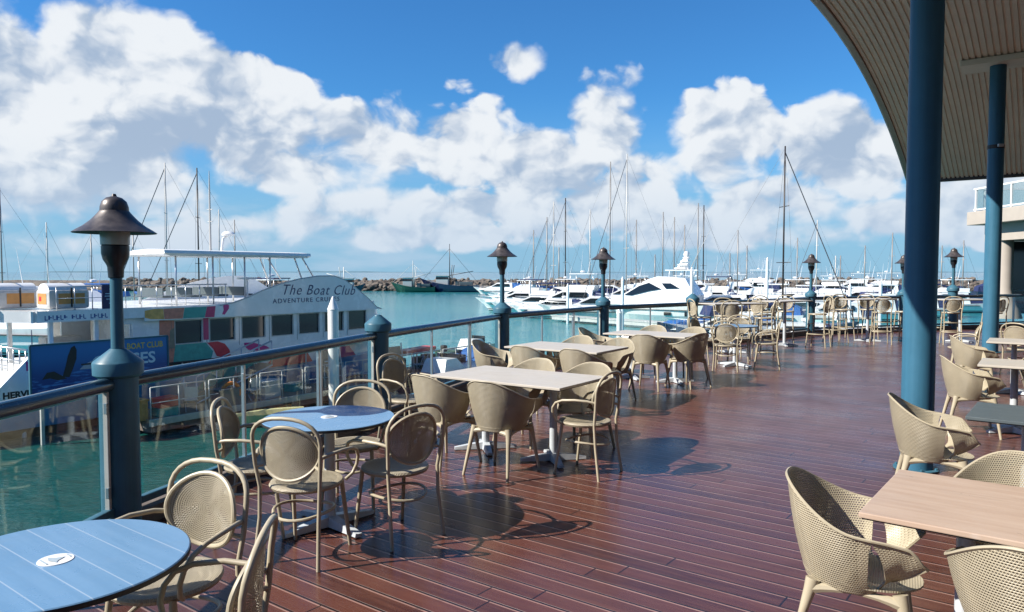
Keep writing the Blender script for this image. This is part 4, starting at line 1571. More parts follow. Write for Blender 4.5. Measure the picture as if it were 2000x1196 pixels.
# radar mast on the canopy
q = MB(); q.tube([(7.4, 2.6, 6.0), (7.4, 2.6, 8.5), (7.4, 2.6, 9.4)], [.05, .035, .012], 8)
q.tube([(7.4, 2.45, 7.3), (7.4, 2.75, 7.3)], .02, 6); q.tube([(7.4, 2.4, 7.8), (7.4, 2.8, 7.8)], .015, 6); q.build('radar_mast', M['mastwhite'], TB)
q = MB(); q.tube([(7.9, 2.6, 6.0), (8.0, 2.6, 6.62), (8.2, 2.6, 6.75)], .06, 8); q.lathe([(0, 6.72), (.26, 6.74), (.28, 6.82), (.18, 6.92), (0, 6.95)], c=(8.25, 2.6, 0), seg=20, cap=False); q.build('radar_dome', M['white'], TB)
# liferaft canisters and blue notice on the aft upper deck
def raft(x, y, label):
    r_ = empty('liferaft', (0, 0, 0), 0)
    q = MB(); q.box((0, 0, .34), (1.25, .95, .62), bevel=.10)
    ring = []
    q.build('case', M['offwhite'], r_)
    q = MB()
    secs = []
    for k in range(9):
        a = pi * k / 8
        secs.append([(-.58, .40 * cos(a), .62 + .24 * sin(a)), (.58, .40 * cos(a), .62 + .24 * sin(a))])
    q.loft(secs, cap=False, smooth=True); q.prism([(-.58, .40 * cos(pi * k / 8), .62 + .24 * sin(pi * k / 8)) for k in range(9)], (.01, 0, 0)); q.prism([(.57, .40 * cos(pi * k / 8), .62 + .24 * sin(pi * k / 8)) for k in range(9)], (.01, 0, 0))
    q.build('lid', M['white'], r_)
    q = MB(); q.box((.06, -.478, .36), (.80, .012, .34)); q.box((-.628, 0, .36), (.012, .6, .34)); q.build('panel', M['liferaft_orange'], r_)
    q = MB(); q.box((.05, -.486, .40), (.05, .012, .62)); q.box((.05, 0, .875), (.05, .5, .012)); q.build('strap', M['black'], r_)
    q = MB(); q.box((-.638, .12, .36), (.010, .14, .14)); q.build('warning_mark', M['red'], r_)
    r_.location = TB.matrix_world @ Vector((x, y, 3.98)) if False else (Matrix.Translation(TB.location) @ Matrix.Rotation(radians(55), 4, 'Z')) @ Vector((x, y, 3.985))
    r_.rotation_euler.z = radians(55)
    tag(r_, label, 'liferaft', 'liferaft canisters on the tour boat')
raft(.75, .60, 'white liferaft box with orange panel and black strap on the tour boat stern, right one')
raft(-.15, 2.1, 'white liferaft box with orange panel on the tour boat stern, left one')
q = MB(); q.box((2.02, .02, 4.38), (.62, .05, .80)); nb = q.build('notice_board', M['signnavy'], TB)
q = MB()
for zz, wd in ((4.48, .42), (4.40, .46), (4.30, .36), (4.16, .2)):
    q.box((2.02, -.008, zz), (wd, .006, .025))
q.box((2.02, -.008, 4.66), (.03, .006, .14)); q.box((2.02, -.010, 4.64), (.14, .006, .03))
q.build('notice_lines', M['textpale'], nb)

# ================================================================== PONTOON and what stands on it
TBM = Matrix.Translation((-14.66, 23.2, 0)) @ Matrix.Rotation(radians(55), 4, 'Z')
def tbp(x, y, z):
    return TBM @ Vector((x, y, z))
PZ = -3.02
pon = empty('pontoon', tbp(1.7, -2.75, WATER_Z), radians(55))
tag(pon, 'low floating pontoon with pale edge beam in front of the tour boat', 'pontoon')
q = MB(); q.box((8.2, 1.0, .30), (16.2, 1.9, .36)); q.build('float', M['wharf'], pon)
q = MB(); q.box((8.2, 1.0, .50), (16.3, 2.0, .06)); q.build('planking', M['teak'], pon)
q = MB(); q.box((8.2, -.04, .45), (16.4, .08, .22), bevel=.02); q.build('edge_beam', mat('cream_edge_beam', (.60, .56, .44), .6, var=.15), pon)
# handrails as one part per bay
for k in range(8):
    q = MB()
    x0_, x1_ = .1 + k * 2.03, .1 + k * 2.03 + 1.9
    for xx in (x0_, (x0_ + x1_) / 2, x1_):
        q.tube([(xx, .05, .5), (xx, .05, 1.55)], .022, 6)
    q.tube([(x0_, .05, 1.55), (x1_, .05, 1.55)], .024, 6); q.tube([(x0_, .05, 1.05), (x1_, .05, 1.05)], .016, 6)
    q.build('handrail', M['offwhite'], pon)
# gangway truss
gw = empty('gangway', tbp(4.3, -1.2, PZ), radians(55))
tag(gw, 'sloping aluminium gangway with diagonal handrails up to the tour boat', 'gangway')
q = MB()
for yy in (0, .8):
    q.tube([(0, yy, .05), (3.2, yy, 1.1)], .04, 6); q.tube([(0, yy, 1.0), (3.2, yy, 2.05)], .03, 6)
    for k in range(5):
        q.tube([(k * .8, yy, .05 + k * .2625), (k * .8, yy, 1.0 + k * .2625)], .022, 6)
q.build('side_truss', M['steel'], gw)
q = MB(); q.prism([(0, 0, .06), (3.2, 0, 1.11), (3.2, .8, 1.11), (0, .8, .06)], (0, 0, .04)); q.build('tread', M['teak'], gw)

# banner board
bn = empty('banner_board', tbp(-.98, -1.2, -1.92), radians(55))
tag(bn, 'blue banner with a whale tail, a boat and cruise lettering on the pontoon', 'banner')
m = bpy.data.materials.new('banner_print'); m.use_nodes = True
t = m.node_tree; N = NT(t); p = t.nodes['Principled BSDF']; tcn = N.n('ShaderNodeTexCoord')
x, y, z = N.sep(tcn.outputs['Object'])
c = N.mix(N.smooth(z, .2, 1.3), (0.01, 0.04, 0.20, 1), (0.03, 0.16, 0.42, 1))
wv = N.noise(N.vm('MULTIPLY', tcn.outputs['Object'], (1.2, 1, 9)), 1.4, 4, .6)
sea = N.m('MULTIPLY', N.smooth(z, .62, .52), N.smooth(wv, .50, .62))
c = N.mix(sea, c, (0.06, 0.20, 0.50, 1))
N.link(c, p.inputs['Base Color']); p.inputs['Roughness'].default_value = .4
q = MB(); q.box((2.1, 0, .72), (4.2, .06, 1.44)); pan = q.build('panel', m, bn)
q = MB(); q.box((2.1, -.01, 1.45), (4.26, .09, .05)); q.box((-.03, -.01, .72), (.05, .09, 1.44)); q.box((4.23, -.01, .72), (.05, .09, 1.44)); q.build('frame', M['teal'] if False else M['post'], bn)
for xx in (.3, 2.1, 3.9):
    q = MB(); q.box((xx, .08, -.75), (.09, .09, 2.9)); q.build('support', M['offwhite'], bn)
def pic(name, pts, mtl, dy=0):
    q = MB(); q.prism([(a, -.034 - dy, b) for a, b in pts], (0, .003, 0)); return q.build(name, mtl, pan)
wm = mat('whale_tail_print', (0.012, 0.014, 0.022), .4)
pic('whale_picture', [(.85, .42), (.95, .75), (1.02, 1.05), (1.12, 1.30), (1.22, 1.36), (1.28, 1.22), (1.27, .95), (1.15, .62), (1.05, .40)], wm)
pic('whale_picture', [(.85, .46), (.62, .62), (.42, .60), (.28, .40), (.50, .42), (.72, .34), (.98, .36)], wm)
pm = mat('boat_print', (0.42, 0.44, 0.55), .4)
pic('boat_picture', [(1.35, .60), (1.5, .74), (1.9, .92), (2.35, .98), (2.5, .84), (2.9, .80), (2.95, .66), (2.4, .58)], pm)
pic('boat_picture', [(1.4, .72), (2.8, .74), (2.8, .78), (1.4, .77)], wm, .002)
def onb(x, z): return Matrix.Translation((x, -.033, z)) @ Matrix.Rotation(pi / 2, 4, 'X')
text_obj('lettering', 'THE BOAT CLUB', .27, M['textyellow'], pan, onb(2.35, 1.10), bold=.006, xscale=.84)
text_obj('lettering', 'CRUISES', .52, M['textpale'], pan, onb(1.72, .60), bold=.012, xscale=1.08)

# white mooring piles with conical caps
def pile(loc, h, r_, label, mtl=None):
    o = MB().lathe([(r_, -2.0), (r_, h), (r_ * 1.08, h), (r_ * .15, h + r_ * 2.4), (0, h + r_ * 2.45)], seg=20).build('mooring_pile', mtl or M['white'], loc=loc)
    tag(o, label, 'mooring pile', 'white mooring piles with pointed caps')
pile(tbp(8.95, -3.1, WATER_Z), 3.75, .21, 'tall white pointed mooring pile in front of the tour boat windows')
# A-frame notice boards and clutter on the pontoon
def aboard(x, y, w_, h_, label, lines):
    r_ = empty('notice_stand', tbp(x, y, PZ), radians(52))
    tag(r_, label, 'notice board')
    q = MB(); q.prism([(-w_ / 2 - .06, -.05, 0), (w_ / 2 + .06, -.05, 0), (w_ / 2, .12, h_), (-w_ / 2, .12, h_)], (0, .05, 0)); pb = q.build('panel', M['slate'], r_)
    q = MB(); q.tube([(-w_ / 2 - .1, -.08, 0), (-w_ / 2 - .02, .10, h_ + .15)], .03, 6); q.tube([(w_ / 2 + .1, -.08, 0), (w_ / 2 + .02, .10, h_ + .15)], .03, 6); q.build('frame', M['offwhite'], r_)
    if lines:
        q = MB()
        for k in range(3):
            zz = h_ * (.72 - .12 * k)
            q.box((-.02, .12 * zz / h_ * 1.4 - .075, zz), (w_ * (.55 - .12 * k), .01, .035))
        q.build('chalk_lines', M['textpale'], pb)
aboard(9.6, -2.2, .95, 1.55, 'grey notice board with three faint pale lines on the pontoon', True)
aboard(13.2, -2.3, .85, 1.40, 'plain dark grey board standing on the pontoon below the white pile', False)
def blob(name, loc, pts, mtl, label, cat, group=None):
    q = MB()
    for (a, b, c_), (sx, sy, sz), bv in pts:
        q.box((a, b, c_), (sx, sy, sz), bevel=bv)
    o = q.build(name, mtl, loc=loc, rz=radians(55)); tag(o, label, cat, group); return o
# orange rescue floats, folded table stacks, tender
def lifering_rack(x, y, label):
    r_ = empty('life_ring_stand', tbp(x, y, PZ), radians(40))
    tag(r_, label, 'life ring')
    q = MB(); q.tube([(.30 * cos(2 * pi * k / 20), -.05, .55 + .30 * sin(2 * pi * k / 20)) for k in range(20)], .07, 8, closed=True); q.build('ring', M['orange'], r_)
    q = MB(); q.tube([(0, 0, 0), (0, 0, 1.0)], .035, 8); q.build('post', M['offwhite'], r_)
lifering_rack(4.75, -2.55, 'orange life ring on a short post on the pontoon')
q = MB()
secs = []
for k in range(7):
    t_ = k / 6; w_ = .32 * sin(pi * (.08 + .84 * t_)); 
    secs.append([(-1.1 + 2.2 * t_, -w_, .16 + .12 * abs(t_ - .5)), (-1.1 + 2.2 * t_, -w_ * .5, 0), (-1.1 + 2.2 * t_, w_ * .5, 0), (-1.1 + 2.2 * t_, w_, .16 + .12 * abs(t_ - .5)), (-1.1 + 2.2 * t_, 0, .26), (-1.1 + 2.2 * t_, -w_, .16 + .12 * abs(t_ - .5))])
q.loft(secs, smooth=True)
o = q.build('kayak', M['orange'], loc=tbp(6.0, -3.15, WATER_Z + .04), rz=radians(72)); tag(o, 'orange kayak floating against the pontoon', 'kayak')
q = MB()
secs = []
for k in range(8):
    t_ = k / 7; w_ = .55 * sin(pi * (.12 + .76 * t_)) ** .7
    xx = -1.2 + 2.4 * t_
    secs.append([(xx, -w_, .42), (xx, -w_ * .7, .02), (xx, w_ * .7, .02), (xx, w_, .42), (xx, w_ * .8, .40), (xx, w_ * .5, .15), (xx, -w_ * .5, .15), (xx, -w_ * .8, .40), (xx, -w_, .42)])
q.loft(secs)
o = q.build('dinghy', M['paleyellow'], loc=tbp(5.3, -4.1, WATER_Z), rz=radians(35)); tag(o, 'small pale yellow dinghy floating beside the pontoon', 'dinghy')
# plastic cafe set on the pontoon
for i, (x_, y_) in enumerate(((3.4, -2.3), (5.9, -2.2), (11.2, -2.3), (14.9, -2.2), (16.0, -2.3))):
    r_ = empty('folding_chair', tbp(x_, y_, PZ), radians(30 + i * 25))
    q = MB(); q.box((0, 0, .44), (.42, .42, .03), bevel=.01); q.build('seat', M['offwhite'], r_)
    q = MB(); q.box((0, -.20, .72), (.42, .025, .34), bevel=.01); q.build('backrest', M['offwhite'], r_)
    for sx in (-1, 1):
        q = MB(); q.tube([(sx * .19, -.2, .9), (sx * .19, .18, 0)], .014, 6); q.tube([(sx * .17, .18, .44), (sx * .17, -.2, 0)], .014, 6); q.build('leg', M['steel'], r_)
    tag(r_, ['white folding chair on the pontoon, left of the gangway', 'white folding chair on the pontoon under the red mural patch', 'white folding chair between the two grey boards',
             'white folding chair right of the plain dark board', 'white folding chair at the far end of the pontoon'][i], 'folding chair', 'white folding chairs on the pontoon')
for i, (x_, y_, mt, lb) in enumerate(((1.4, -2.2, 'liferaft_orange', 'orange-brown crate on the pontoon just right of the near lamp post'), (4.6, -2.5, 'slate', 'dark grey deck box on the pontoon by the gangway foot'),
                                      (6.6, -2.1, 'offwhite', 'white deck box near the life ring on the pontoon'), (12.1, -2.2, 'offwhite', 'white deck box between the grey boards on the pontoon'), (17.2, -2.2, 'bluecanvas', 'blue covered box at the far end of the pontoon'))):
    q = MB(); q.box((0, 0, .32), (.9, .55, .62), bevel=.03); q.box((0, 0, .66), (.96, .60, .07), bevel=.02)
    o = q.build('deck_box', M[mt], loc=tbp(x_, y_, PZ), rz=radians(55 + 7 * i)); tag(o, lb, 'deck box', 'boxes standing on the pontoon')
for i, (x_, y_, z_, mt, lb) in enumerate(((2.5, -2.35, 0, 'teal', 'green fish crate on the pontoon near the gangway, lowest of its pair'), (2.5, -2.33, .33, 'red', 'red fish crate stacked on the green one near the gangway'),
                                          (8.2, -1.6, 0, 'teal', 'green fish crate beside the mooring pile'), (10.6, -1.5, 0, 'bluecanvas', 'blue fish crate between the notice boards'), (14.2, -1.7, 0, 'coral', 'coral fish crate near the far end of the pontoon'),
                                          (3.0, -1.5, 0, 'paleyellow', 'yellow fish crate under the gangway rail'))):
    q = MB(); q.box((0, 0, .03), (.7, .45, .04))
    for dx, dy, sx, sy in ((0, .215, .7, .02), (0, -.215, .7, .02), (.34, 0, .02, .41), (-.34, 0, .02, .41)):
        q.box((dx, dy, .17), (sx, sy, .26))
    q.box((0, 0, .305), (.74, .49, .03))
    o = q.build('fish_crate', M[mt], loc=tbp(x_, y_, PZ + .01 + z_), rz=radians(55 + 11 * i)); tag(o, lb, 'crate', 'fish crates on the pontoon')
# lower landing at far left
ld = empty('landing_stage', (-17.2, 22.4, WATER_Z), radians(40))
tag(ld, 'small white landing stage at the left edge of the water', 'landing stage')
q = MB(); q.box((0, 0, .75), (4.0, 1.6, .12)); q.build('platform', M['offwhite'], ld)
q = MB()
for xx in (-1.8, -.6, .6, 1.8):
    for yy in (-.7, .7):
        q.tube([(xx, yy, -1.5), (xx, yy, 1.0)], .07, 8)
q.build('legs', M['offwhite'], ld)
q = MB()
for k in range(7):
    q.tube([(-1.9 + k * .63, -.75, .8), (-1.5 + k * .63, -.75, 1.6)], .03, 6)
q.tube([(-1.9, -.75, 1.6), (1.9, -.75, 1.6)], .03, 6); q.build('railing', M['offwhite'], ld)

# ================================================================== BOAT BUILDERS
def hull_mesh(L, B, fb, draft=.5, bow=.35, n=12, transom=.82, sheer=.25):
    """near-real hull: stern at x=0, bow at x=L"""
    q = MB(); secs = []
    for k in range(n + 1):
        t_ = k / n
        w_ = B / 2 * (transom + (1 - transom) * smoothstep(0, .4, t_)) * (1 - smoothstep(.55, 1.02, t_) ** 1.5)
        w_ = max(w_, .02)
        zt = fb * (1 + sheer * (t_ - .25) ** 2 * 2.0)
        flare = .82 - .35 * smoothstep(.5, 1, t_)
        x_ = L * t_
        xb = x_ - bow * L * .28 * smoothstep(.7, 1, t_)
        secs.append([(x_, -w_, zt), (x_ * .5 + xb * .5, -w_ * (flare + .1), zt * .45), (xb, -w_ * flare * .8, 0.0), (xb, -w_ * .3, -draft), (xb, w_ * .3, -draft), (xb, w_ * flare * .8, 0.0), (x_ * .5 + xb * .5, w_ * (flare + .1), zt * .45), (x_, w_, zt), (x_, 0, zt + .02), (x_, -w_, zt)])
    q.loft(secs, cap=True, smooth=False)
    return q

def cabin_prism(q, prof, y0, y1, inset=.12):
    """side profile (x,z) swept across with top inset"""
    zs_ = [z_ for _, z_ in prof]; zmin, zmax = min(zs_), max(zs_)
    def yy(z_, s):
        k = (z_ - zmin) / max(1e-6, zmax - zmin) * inset
        return (y0 + k) if s < 0 else (y1 - k)
    A = [q.bm.verts.new((x_, yy(z_, -1), z_)) for x_, z_ in prof]
    B_ = [q.bm.verts.new((x_, yy(z_, 1), z_)) for x_, z_ in prof]
    n = len(prof)
    q.bm.faces.new(A[::-1]); q.bm.faces.new(B_)
    for i in range(n):
        q.bm.faces.new((A[i], A[(i + 1) % n], B_[(i + 1) % n], B_[i]))

def sailboat(loc, rz, L, mast_h, label, hull_m='hullwhite', cover='navy', mast_m='alu', mast_x=None, heavy=False, mr=None, group='moored sailing yachts'):
    r_ = empty('sailing_yacht', (loc[0], loc[1], WATER_Z), rz)
    tag(r_, label, 'sailing yacht', group)
    B = L * .30; fb = L * .10
    mx = L * .56 if mast_x is None else mast_x
    h_ = hull_mesh(L, B, fb, transom=.7).build('hull', M[hull_m], r_)
    q = MB(); cabin_prism(q, [(L * .22, fb), (L * .24, fb + .55), (L * .50, fb + .50), (L * .66, fb + .12), (L * .68, fb)], -B * .28, B * .28); cb = q.build('coach_roof', M['white'], r_)
    q = MB(); q.box((L * .38, 0, fb + .32), (L * .2, B * .545, .16)); q.build('cabin_window', M['darkglass'], cb)
    mr = mr or .085
    q = MB(); q.tube([(mx, 0, fb), (mx, 0, mast_h)], [mr, mr * .75], 8); ms = q.build('mast', M[mast_m], r_)
    q = MB()
    for zz in (.42, .70):
        q.tube([(mx, -B * .30 * (1.3 - zz), mast_h * zz), (mx, B * .30 * (1.3 - zz), mast_h * zz)], .03, 6)
    q.build('spreader', M[mast_m], ms)
    q = MB(); q.tube([(mx, 0, fb + 1.25), (mx - L * .40, 0, fb + 1.15)], .06, 8); bo = q.build('boom', M[mast_m], r_)
    q = MB(); q.tube([(mx - .1, 0, fb + 1.75), (mx - L * .12, 0, fb + 1.45), (mx - L * .38, 0, fb + 1.30)], [.16, .19, .10], 8); q.build('sail_cover', M[cover], bo)
    q = MB()
    w_ = .012
    q.tube([(mx, 0, mast_h * .97), (L * .98, 0, fb + .25)], .036 if heavy else .014, 5)          # furled forestay
    q.tube([(mx, 0, mast_h * .99), (.05, 0, fb + .3)], .008, 4)
    for s in (-1, 1):
        q.tube([(mx, 0, mast_h * .97), (mx, s * B * .30 * .6, mast_h * .70), (mx - .1, s * B * .40 * .88, mast_h * .42), (mx - .15, s * B * .44, fb)], w_ * .8, 4)
    q.build('rigging', M['wire'], r_)
    q = MB()
    for k in range(5):
        for s in (-1, 1):
            q.tube([(L * (.05 + .2 * k), s * B * .40 * (1 if k < 3 else .62 if k == 3 else .35), fb), (L * (.05 + .2 * k), s * B * .40 * (1 if k < 3 else .62 if k == 3 else .35), fb + .6)], .015, 4)
    q.build('guard_rail', M['steel'], r_)
    q = MB(); cabin_prism(q, [(L * .12, fb + .9), (L * .14, fb + 1.55), (L * .26, fb + 1.5), (L * .30, fb + .6)], -B * .25, B * .25); q.build('spray_hood', M[cover], r_)
    return r_

def cruiser(loc, rz, L, label, hull_m='hullwhite', fly=True, tower=False, glass='darkglass', group='moored motor cruisers', cover=None, name='motor_cruiser'):
    r_ = empty(name, (loc[0], loc[1], WATER_Z), rz)
    tag(r_, label, 'motor cruiser', group)
    B = L * .33; fb = L * .105
    hull_mesh(L, B, fb, bow=.8, transom=.92, sheer=.45).build('hull', M[hull_m], r_)
    q = MB(); q.box((L * .42, 0, fb * .80), (L * .70, B * 1.012, .06)); q.build('rub_rail', M['black'], r_)
    h1 = L * .13
    q = MB(); cabin_prism(q, [(L * .16, fb), (L * .18, fb + h1), (L * .46, fb + h1), (L * .60, fb + h1 * .45), (L * .80, fb + h1 * .12), (L * .86, fb + .02)], -B * .40, B * .40, inset=.25); cb = q.build('cabin', M['white'], r_)
    q = MB(); cabin_prism(q, [(L * .22, fb + h1 * .48), (L * .23, fb + h1 * .86), (L * .455, fb + h1 * .86), (L * .565, fb + h1 * .50)], -B * .40, B * .40, inset=.0)
    wz = q.build('cabin_window', M[glass], cb)
    if fly:
        q = MB(); cabin_prism(q, [(L * .17, fb + h1 + .01), (L * .16, fb + h1 + .55), (L * .40, fb + h1 + .60), (L * .49, fb + h1 + .05)], -B * .34, B * .34); q.build('flybridge', M['white'], r_)
        q = MB(); q.box((L * .27, 0, fb + h1 * 2.15), (L * .26, B * .66, .10), bevel=.03); bt = q.build('bimini_top', M[cover or 'white'], r_)
        q = MB()
        for xx in (.17, .38):
            for s in (-1, 1):
                q.tube([(L * xx, s * B * .30, fb + h1), (L * (xx + .01), s * B * .30, fb + h1 * 2.15)], .03, 6)
        q.build('bimini_frame', M['steel'], bt)
    q = MB(); cabin_prism(q, [(L * .02, fb), (L * .03, fb + h1 * .55), (L * .15, fb + h1 * .95), (L * .165, fb)], -B * .36, B * .36, inset=.1); q.build('cockpit_cover', M[cover if cover and cover != 'white' else ('navy' if int(L * 10) % 3 else 'bluecanvas')], r_)
    for xx in (.25, .45, .62):
        q = MB(); q.lathe([(0, .15), (.11, .22), (.12, .75), (.03, .86), (.02, fb)], c=(L * xx, -B * .52, 0), seg=10); q.build('fender', M['offwhite' if int(L * 10) % 2 else 'navy'], r_)
    q = MB()
    for k in range(6):
        for s in (-1, 1):
            xx = .55 + .075 * k; ww = B * .47 * (1 - smoothstep(.55, 1.02, xx) ** 1.5)
            q.tube([(L * xx, s * ww, fb), (L * xx, s * ww, fb + .75)], .018, 4)
    q.tube([(L * .55, -B * .47, fb + .75), (L * .78, -B * .34, fb + .8), (L * .97, 0, fb + .85), (L * .78, B * .34, fb + .8), (L * .55, B * .47, fb + .75)], .02, 5)
    q.build('bow_rail', M['steel'], r_)
    q = MB()
    zt = fb + h1 * (2.2 if fly else 1.0)
    q.tube([(L * .25, 0, zt), (L * .22, 0, zt + L * .16)], [.035, .012], 5); q.tube([(L * .30, B * .2, zt), (L * .28, B * .2, zt + L * .22)], [.02, .008], 5)
    q.lathe([(0, 0), (.28, .03), (.28, .18), (0, .24)], c=(L * .30, 0, zt + .1), seg=12, cap=False)
    q.build('antenna_mast', M['white'], r_)
    if tower:
        q = MB()
        z0_ = fb + h1 * 2.2
        for k, (xx, ww, zz) in enumerate(((.30, .30, 0), (.29, .24, .9), (.285, .18, 1.9), (.28, .14, 2.7))):
            q.box((L * xx, 0, z0_ + zz), (L * .10 * (1 - k * .16), B * ww * 1.4, .12), bevel=.03)
        for s in (-1, 1):
            q.tube([(L * .36, s * B * .28, fb + h1), (L * .29, s * B * .10, z0_ + 2.7)], .05, 6); q.tube([(L * .22, s * B * .28, fb + h1), (L * .275, s * B * .10, z0_ + 2.7)], .05, 6)
        q.lathe([(0, 0), (.30, .05), (.34, .30), (.18, .55), (0, .6)], c=(L * .28, 0, z0_ + 2.75), seg=14, cap=False)
        q.build('radar_arch', M['white'], r_)
    return r_

def at(px, py, z=WATER_Z):
    """world point on the level z seen at pixel (px, py) of the 2000 px wide photograph"""
    d = Vector((px - 1000, F, -(py - 598)))
    d = Matrix.Rotation(-PITCH, 3, 'X') @ d
    k = (z - 1.7) / d.z
    return Vector((d.x * k, d.y * k, z))
def AT(px, Y):
    return ((px - 1000) / F * Y, Y)
def MH(top_y, Y):
    """height above water of a mast top seen at row top_y at distance Y"""
    return (532 - top_y) / F * Y - WATER_Z + 1.7

# ---- left background, beyond the tour boat
def sb_mast(px, top_y, Y, rz_deg, L, label, **kw):
    rz = radians(rz_deg)
    mx = L * .56
    X, Y_ = AT(px, Y)
    kw.setdefault('mr', max(.07, Y * .0009))
    return sailboat((X - mx * cos(rz), Y_ - mx * sin(rz)), rz, L, MH(top_y, Y), label, **kw)
sb_mast(5, 368, 62, 200, 11, 'yacht at the far left edge with a dark sloping stay', heavy=True)
sb_mast(94, 435, 95, 20, 10, 'small yacht with pale thin mast behind the liferafts', mast_m='mastwhite')
sb_mast(327, 320, 66, 195, 12, 'yacht with the tallest pale mast behind the tour boat canopy', cover='bluecanvas', mast_m='mastwhite', heavy=True)
sb_mast(389, 330, 64, 188, 12.5, 'yacht with a dark mast and navy sail cover behind the tour boat canopy', mast_m='mastdark', cover='navy', heavy=True)
sb_mast(430, 410, 88, 15, 10, 'yacht with thin pale mast right of the dark mast', mast_m='mastwhite')
sb_mast(262, 445, 92, 170, 9.5, 'yacht with a short mast left of the canopy', cover='bluecanvas')
cruiser(AT(-60, 48), radians(-12), 17, 'large white motor cruiser with green tinted glass at the left edge', glass='blueglass', fly=False)
cruiser(AT(250, 60), radians(167), 11, 'motor cruiser with blue cover behind the tour boat rail', cover='bluecanvas', hull_m='hullnavy')
cruiser(AT(470, 72), radians(-18), 12, 'dark-hulled cruiser behind the tour boat upper rail', hull_m='hullnavy', cover='navy')
cruiser(AT(560, 92), radians(152), 11, 'white cruiser just behind the peak of the curved fascia')

# ---- trawlers at the breakwater
def trawler(px, Y, rz, L, label, hull_m, mast_top):
    X, Y_ = AT(px, Y)
    r_ = empty('fishing_trawler', (X, Y_, WATER_Z), rz)
    tag(r_, label, 'trawler', 'trawlers moored along the breakwater')
    hull_mesh(L, L * .3, L * .11, bow=.6, sheer=1.0, transom=.85).build('hull', M[hull_m], r_)
    fb = L * .12
    q = MB(); q.box((L * .62, 0, fb + 1.2), (L * .2, L * .18, 2.4), bevel=.05); q.box((L * .62, 0, fb + 2.45), (L * .24, L * .2, .12)); wh = q.build('wheelhouse', M['offwhite'], r_)
    q = MB(); q.box((L * .62, 0, fb + 1.8), (L * .205, L * .185, .55)); q.build('window', M['darkglass'], wh)
    q = MB(); q.tube([(L * .5, 0, fb), (L * .5, 0, mast_top)], [.14, .07], 8); q.tube([(L * .5, 0, fb + 2.5), (L * .1, 0, fb + 3.6)], .09, 6)
    for s in (-1, 1):
        q.tube([(L * .48, s * .8, fb), (L * .44, s * 2.4, fb + 5.2)], .09, 6)
    q.tube([(L * .5, 0, mast_top * .9), (L * .97, 0, fb + 1)], .035, 4); q.tube([(L * .5, 0, mast_top * .9), (L * .02, 0, fb + .6)], .035, 4)
    q.build('mast_and_booms', M['offwhite'] if mast_top < 9 else M['mastdark'], r_)
    q = MB(); q.box((L * .22, 0, fb + .4), (L * .22, L * .16, .8), bevel=.05); q.box((L * .37, .6, fb + .5), (.9, .9, 1.0), bevel=.05); q.build('deck_gear', M['slate'], r_)
    return r_
trawler(850, 192, radians(182), 11.5, 'green-hulled trawler at the left of the pair by the breakwater', 'hullgreen', 8.2)
trawler(936, 193, radians(178), 15.5, 'dark trawler with a tall mast in front of the breakwater', 'hullnavy', 12.6)
trawler(630, 180, radians(0), 10.5, 'navy-hulled fishing boat just right of the tour boat fascia', 'hullnavy', 6.5)

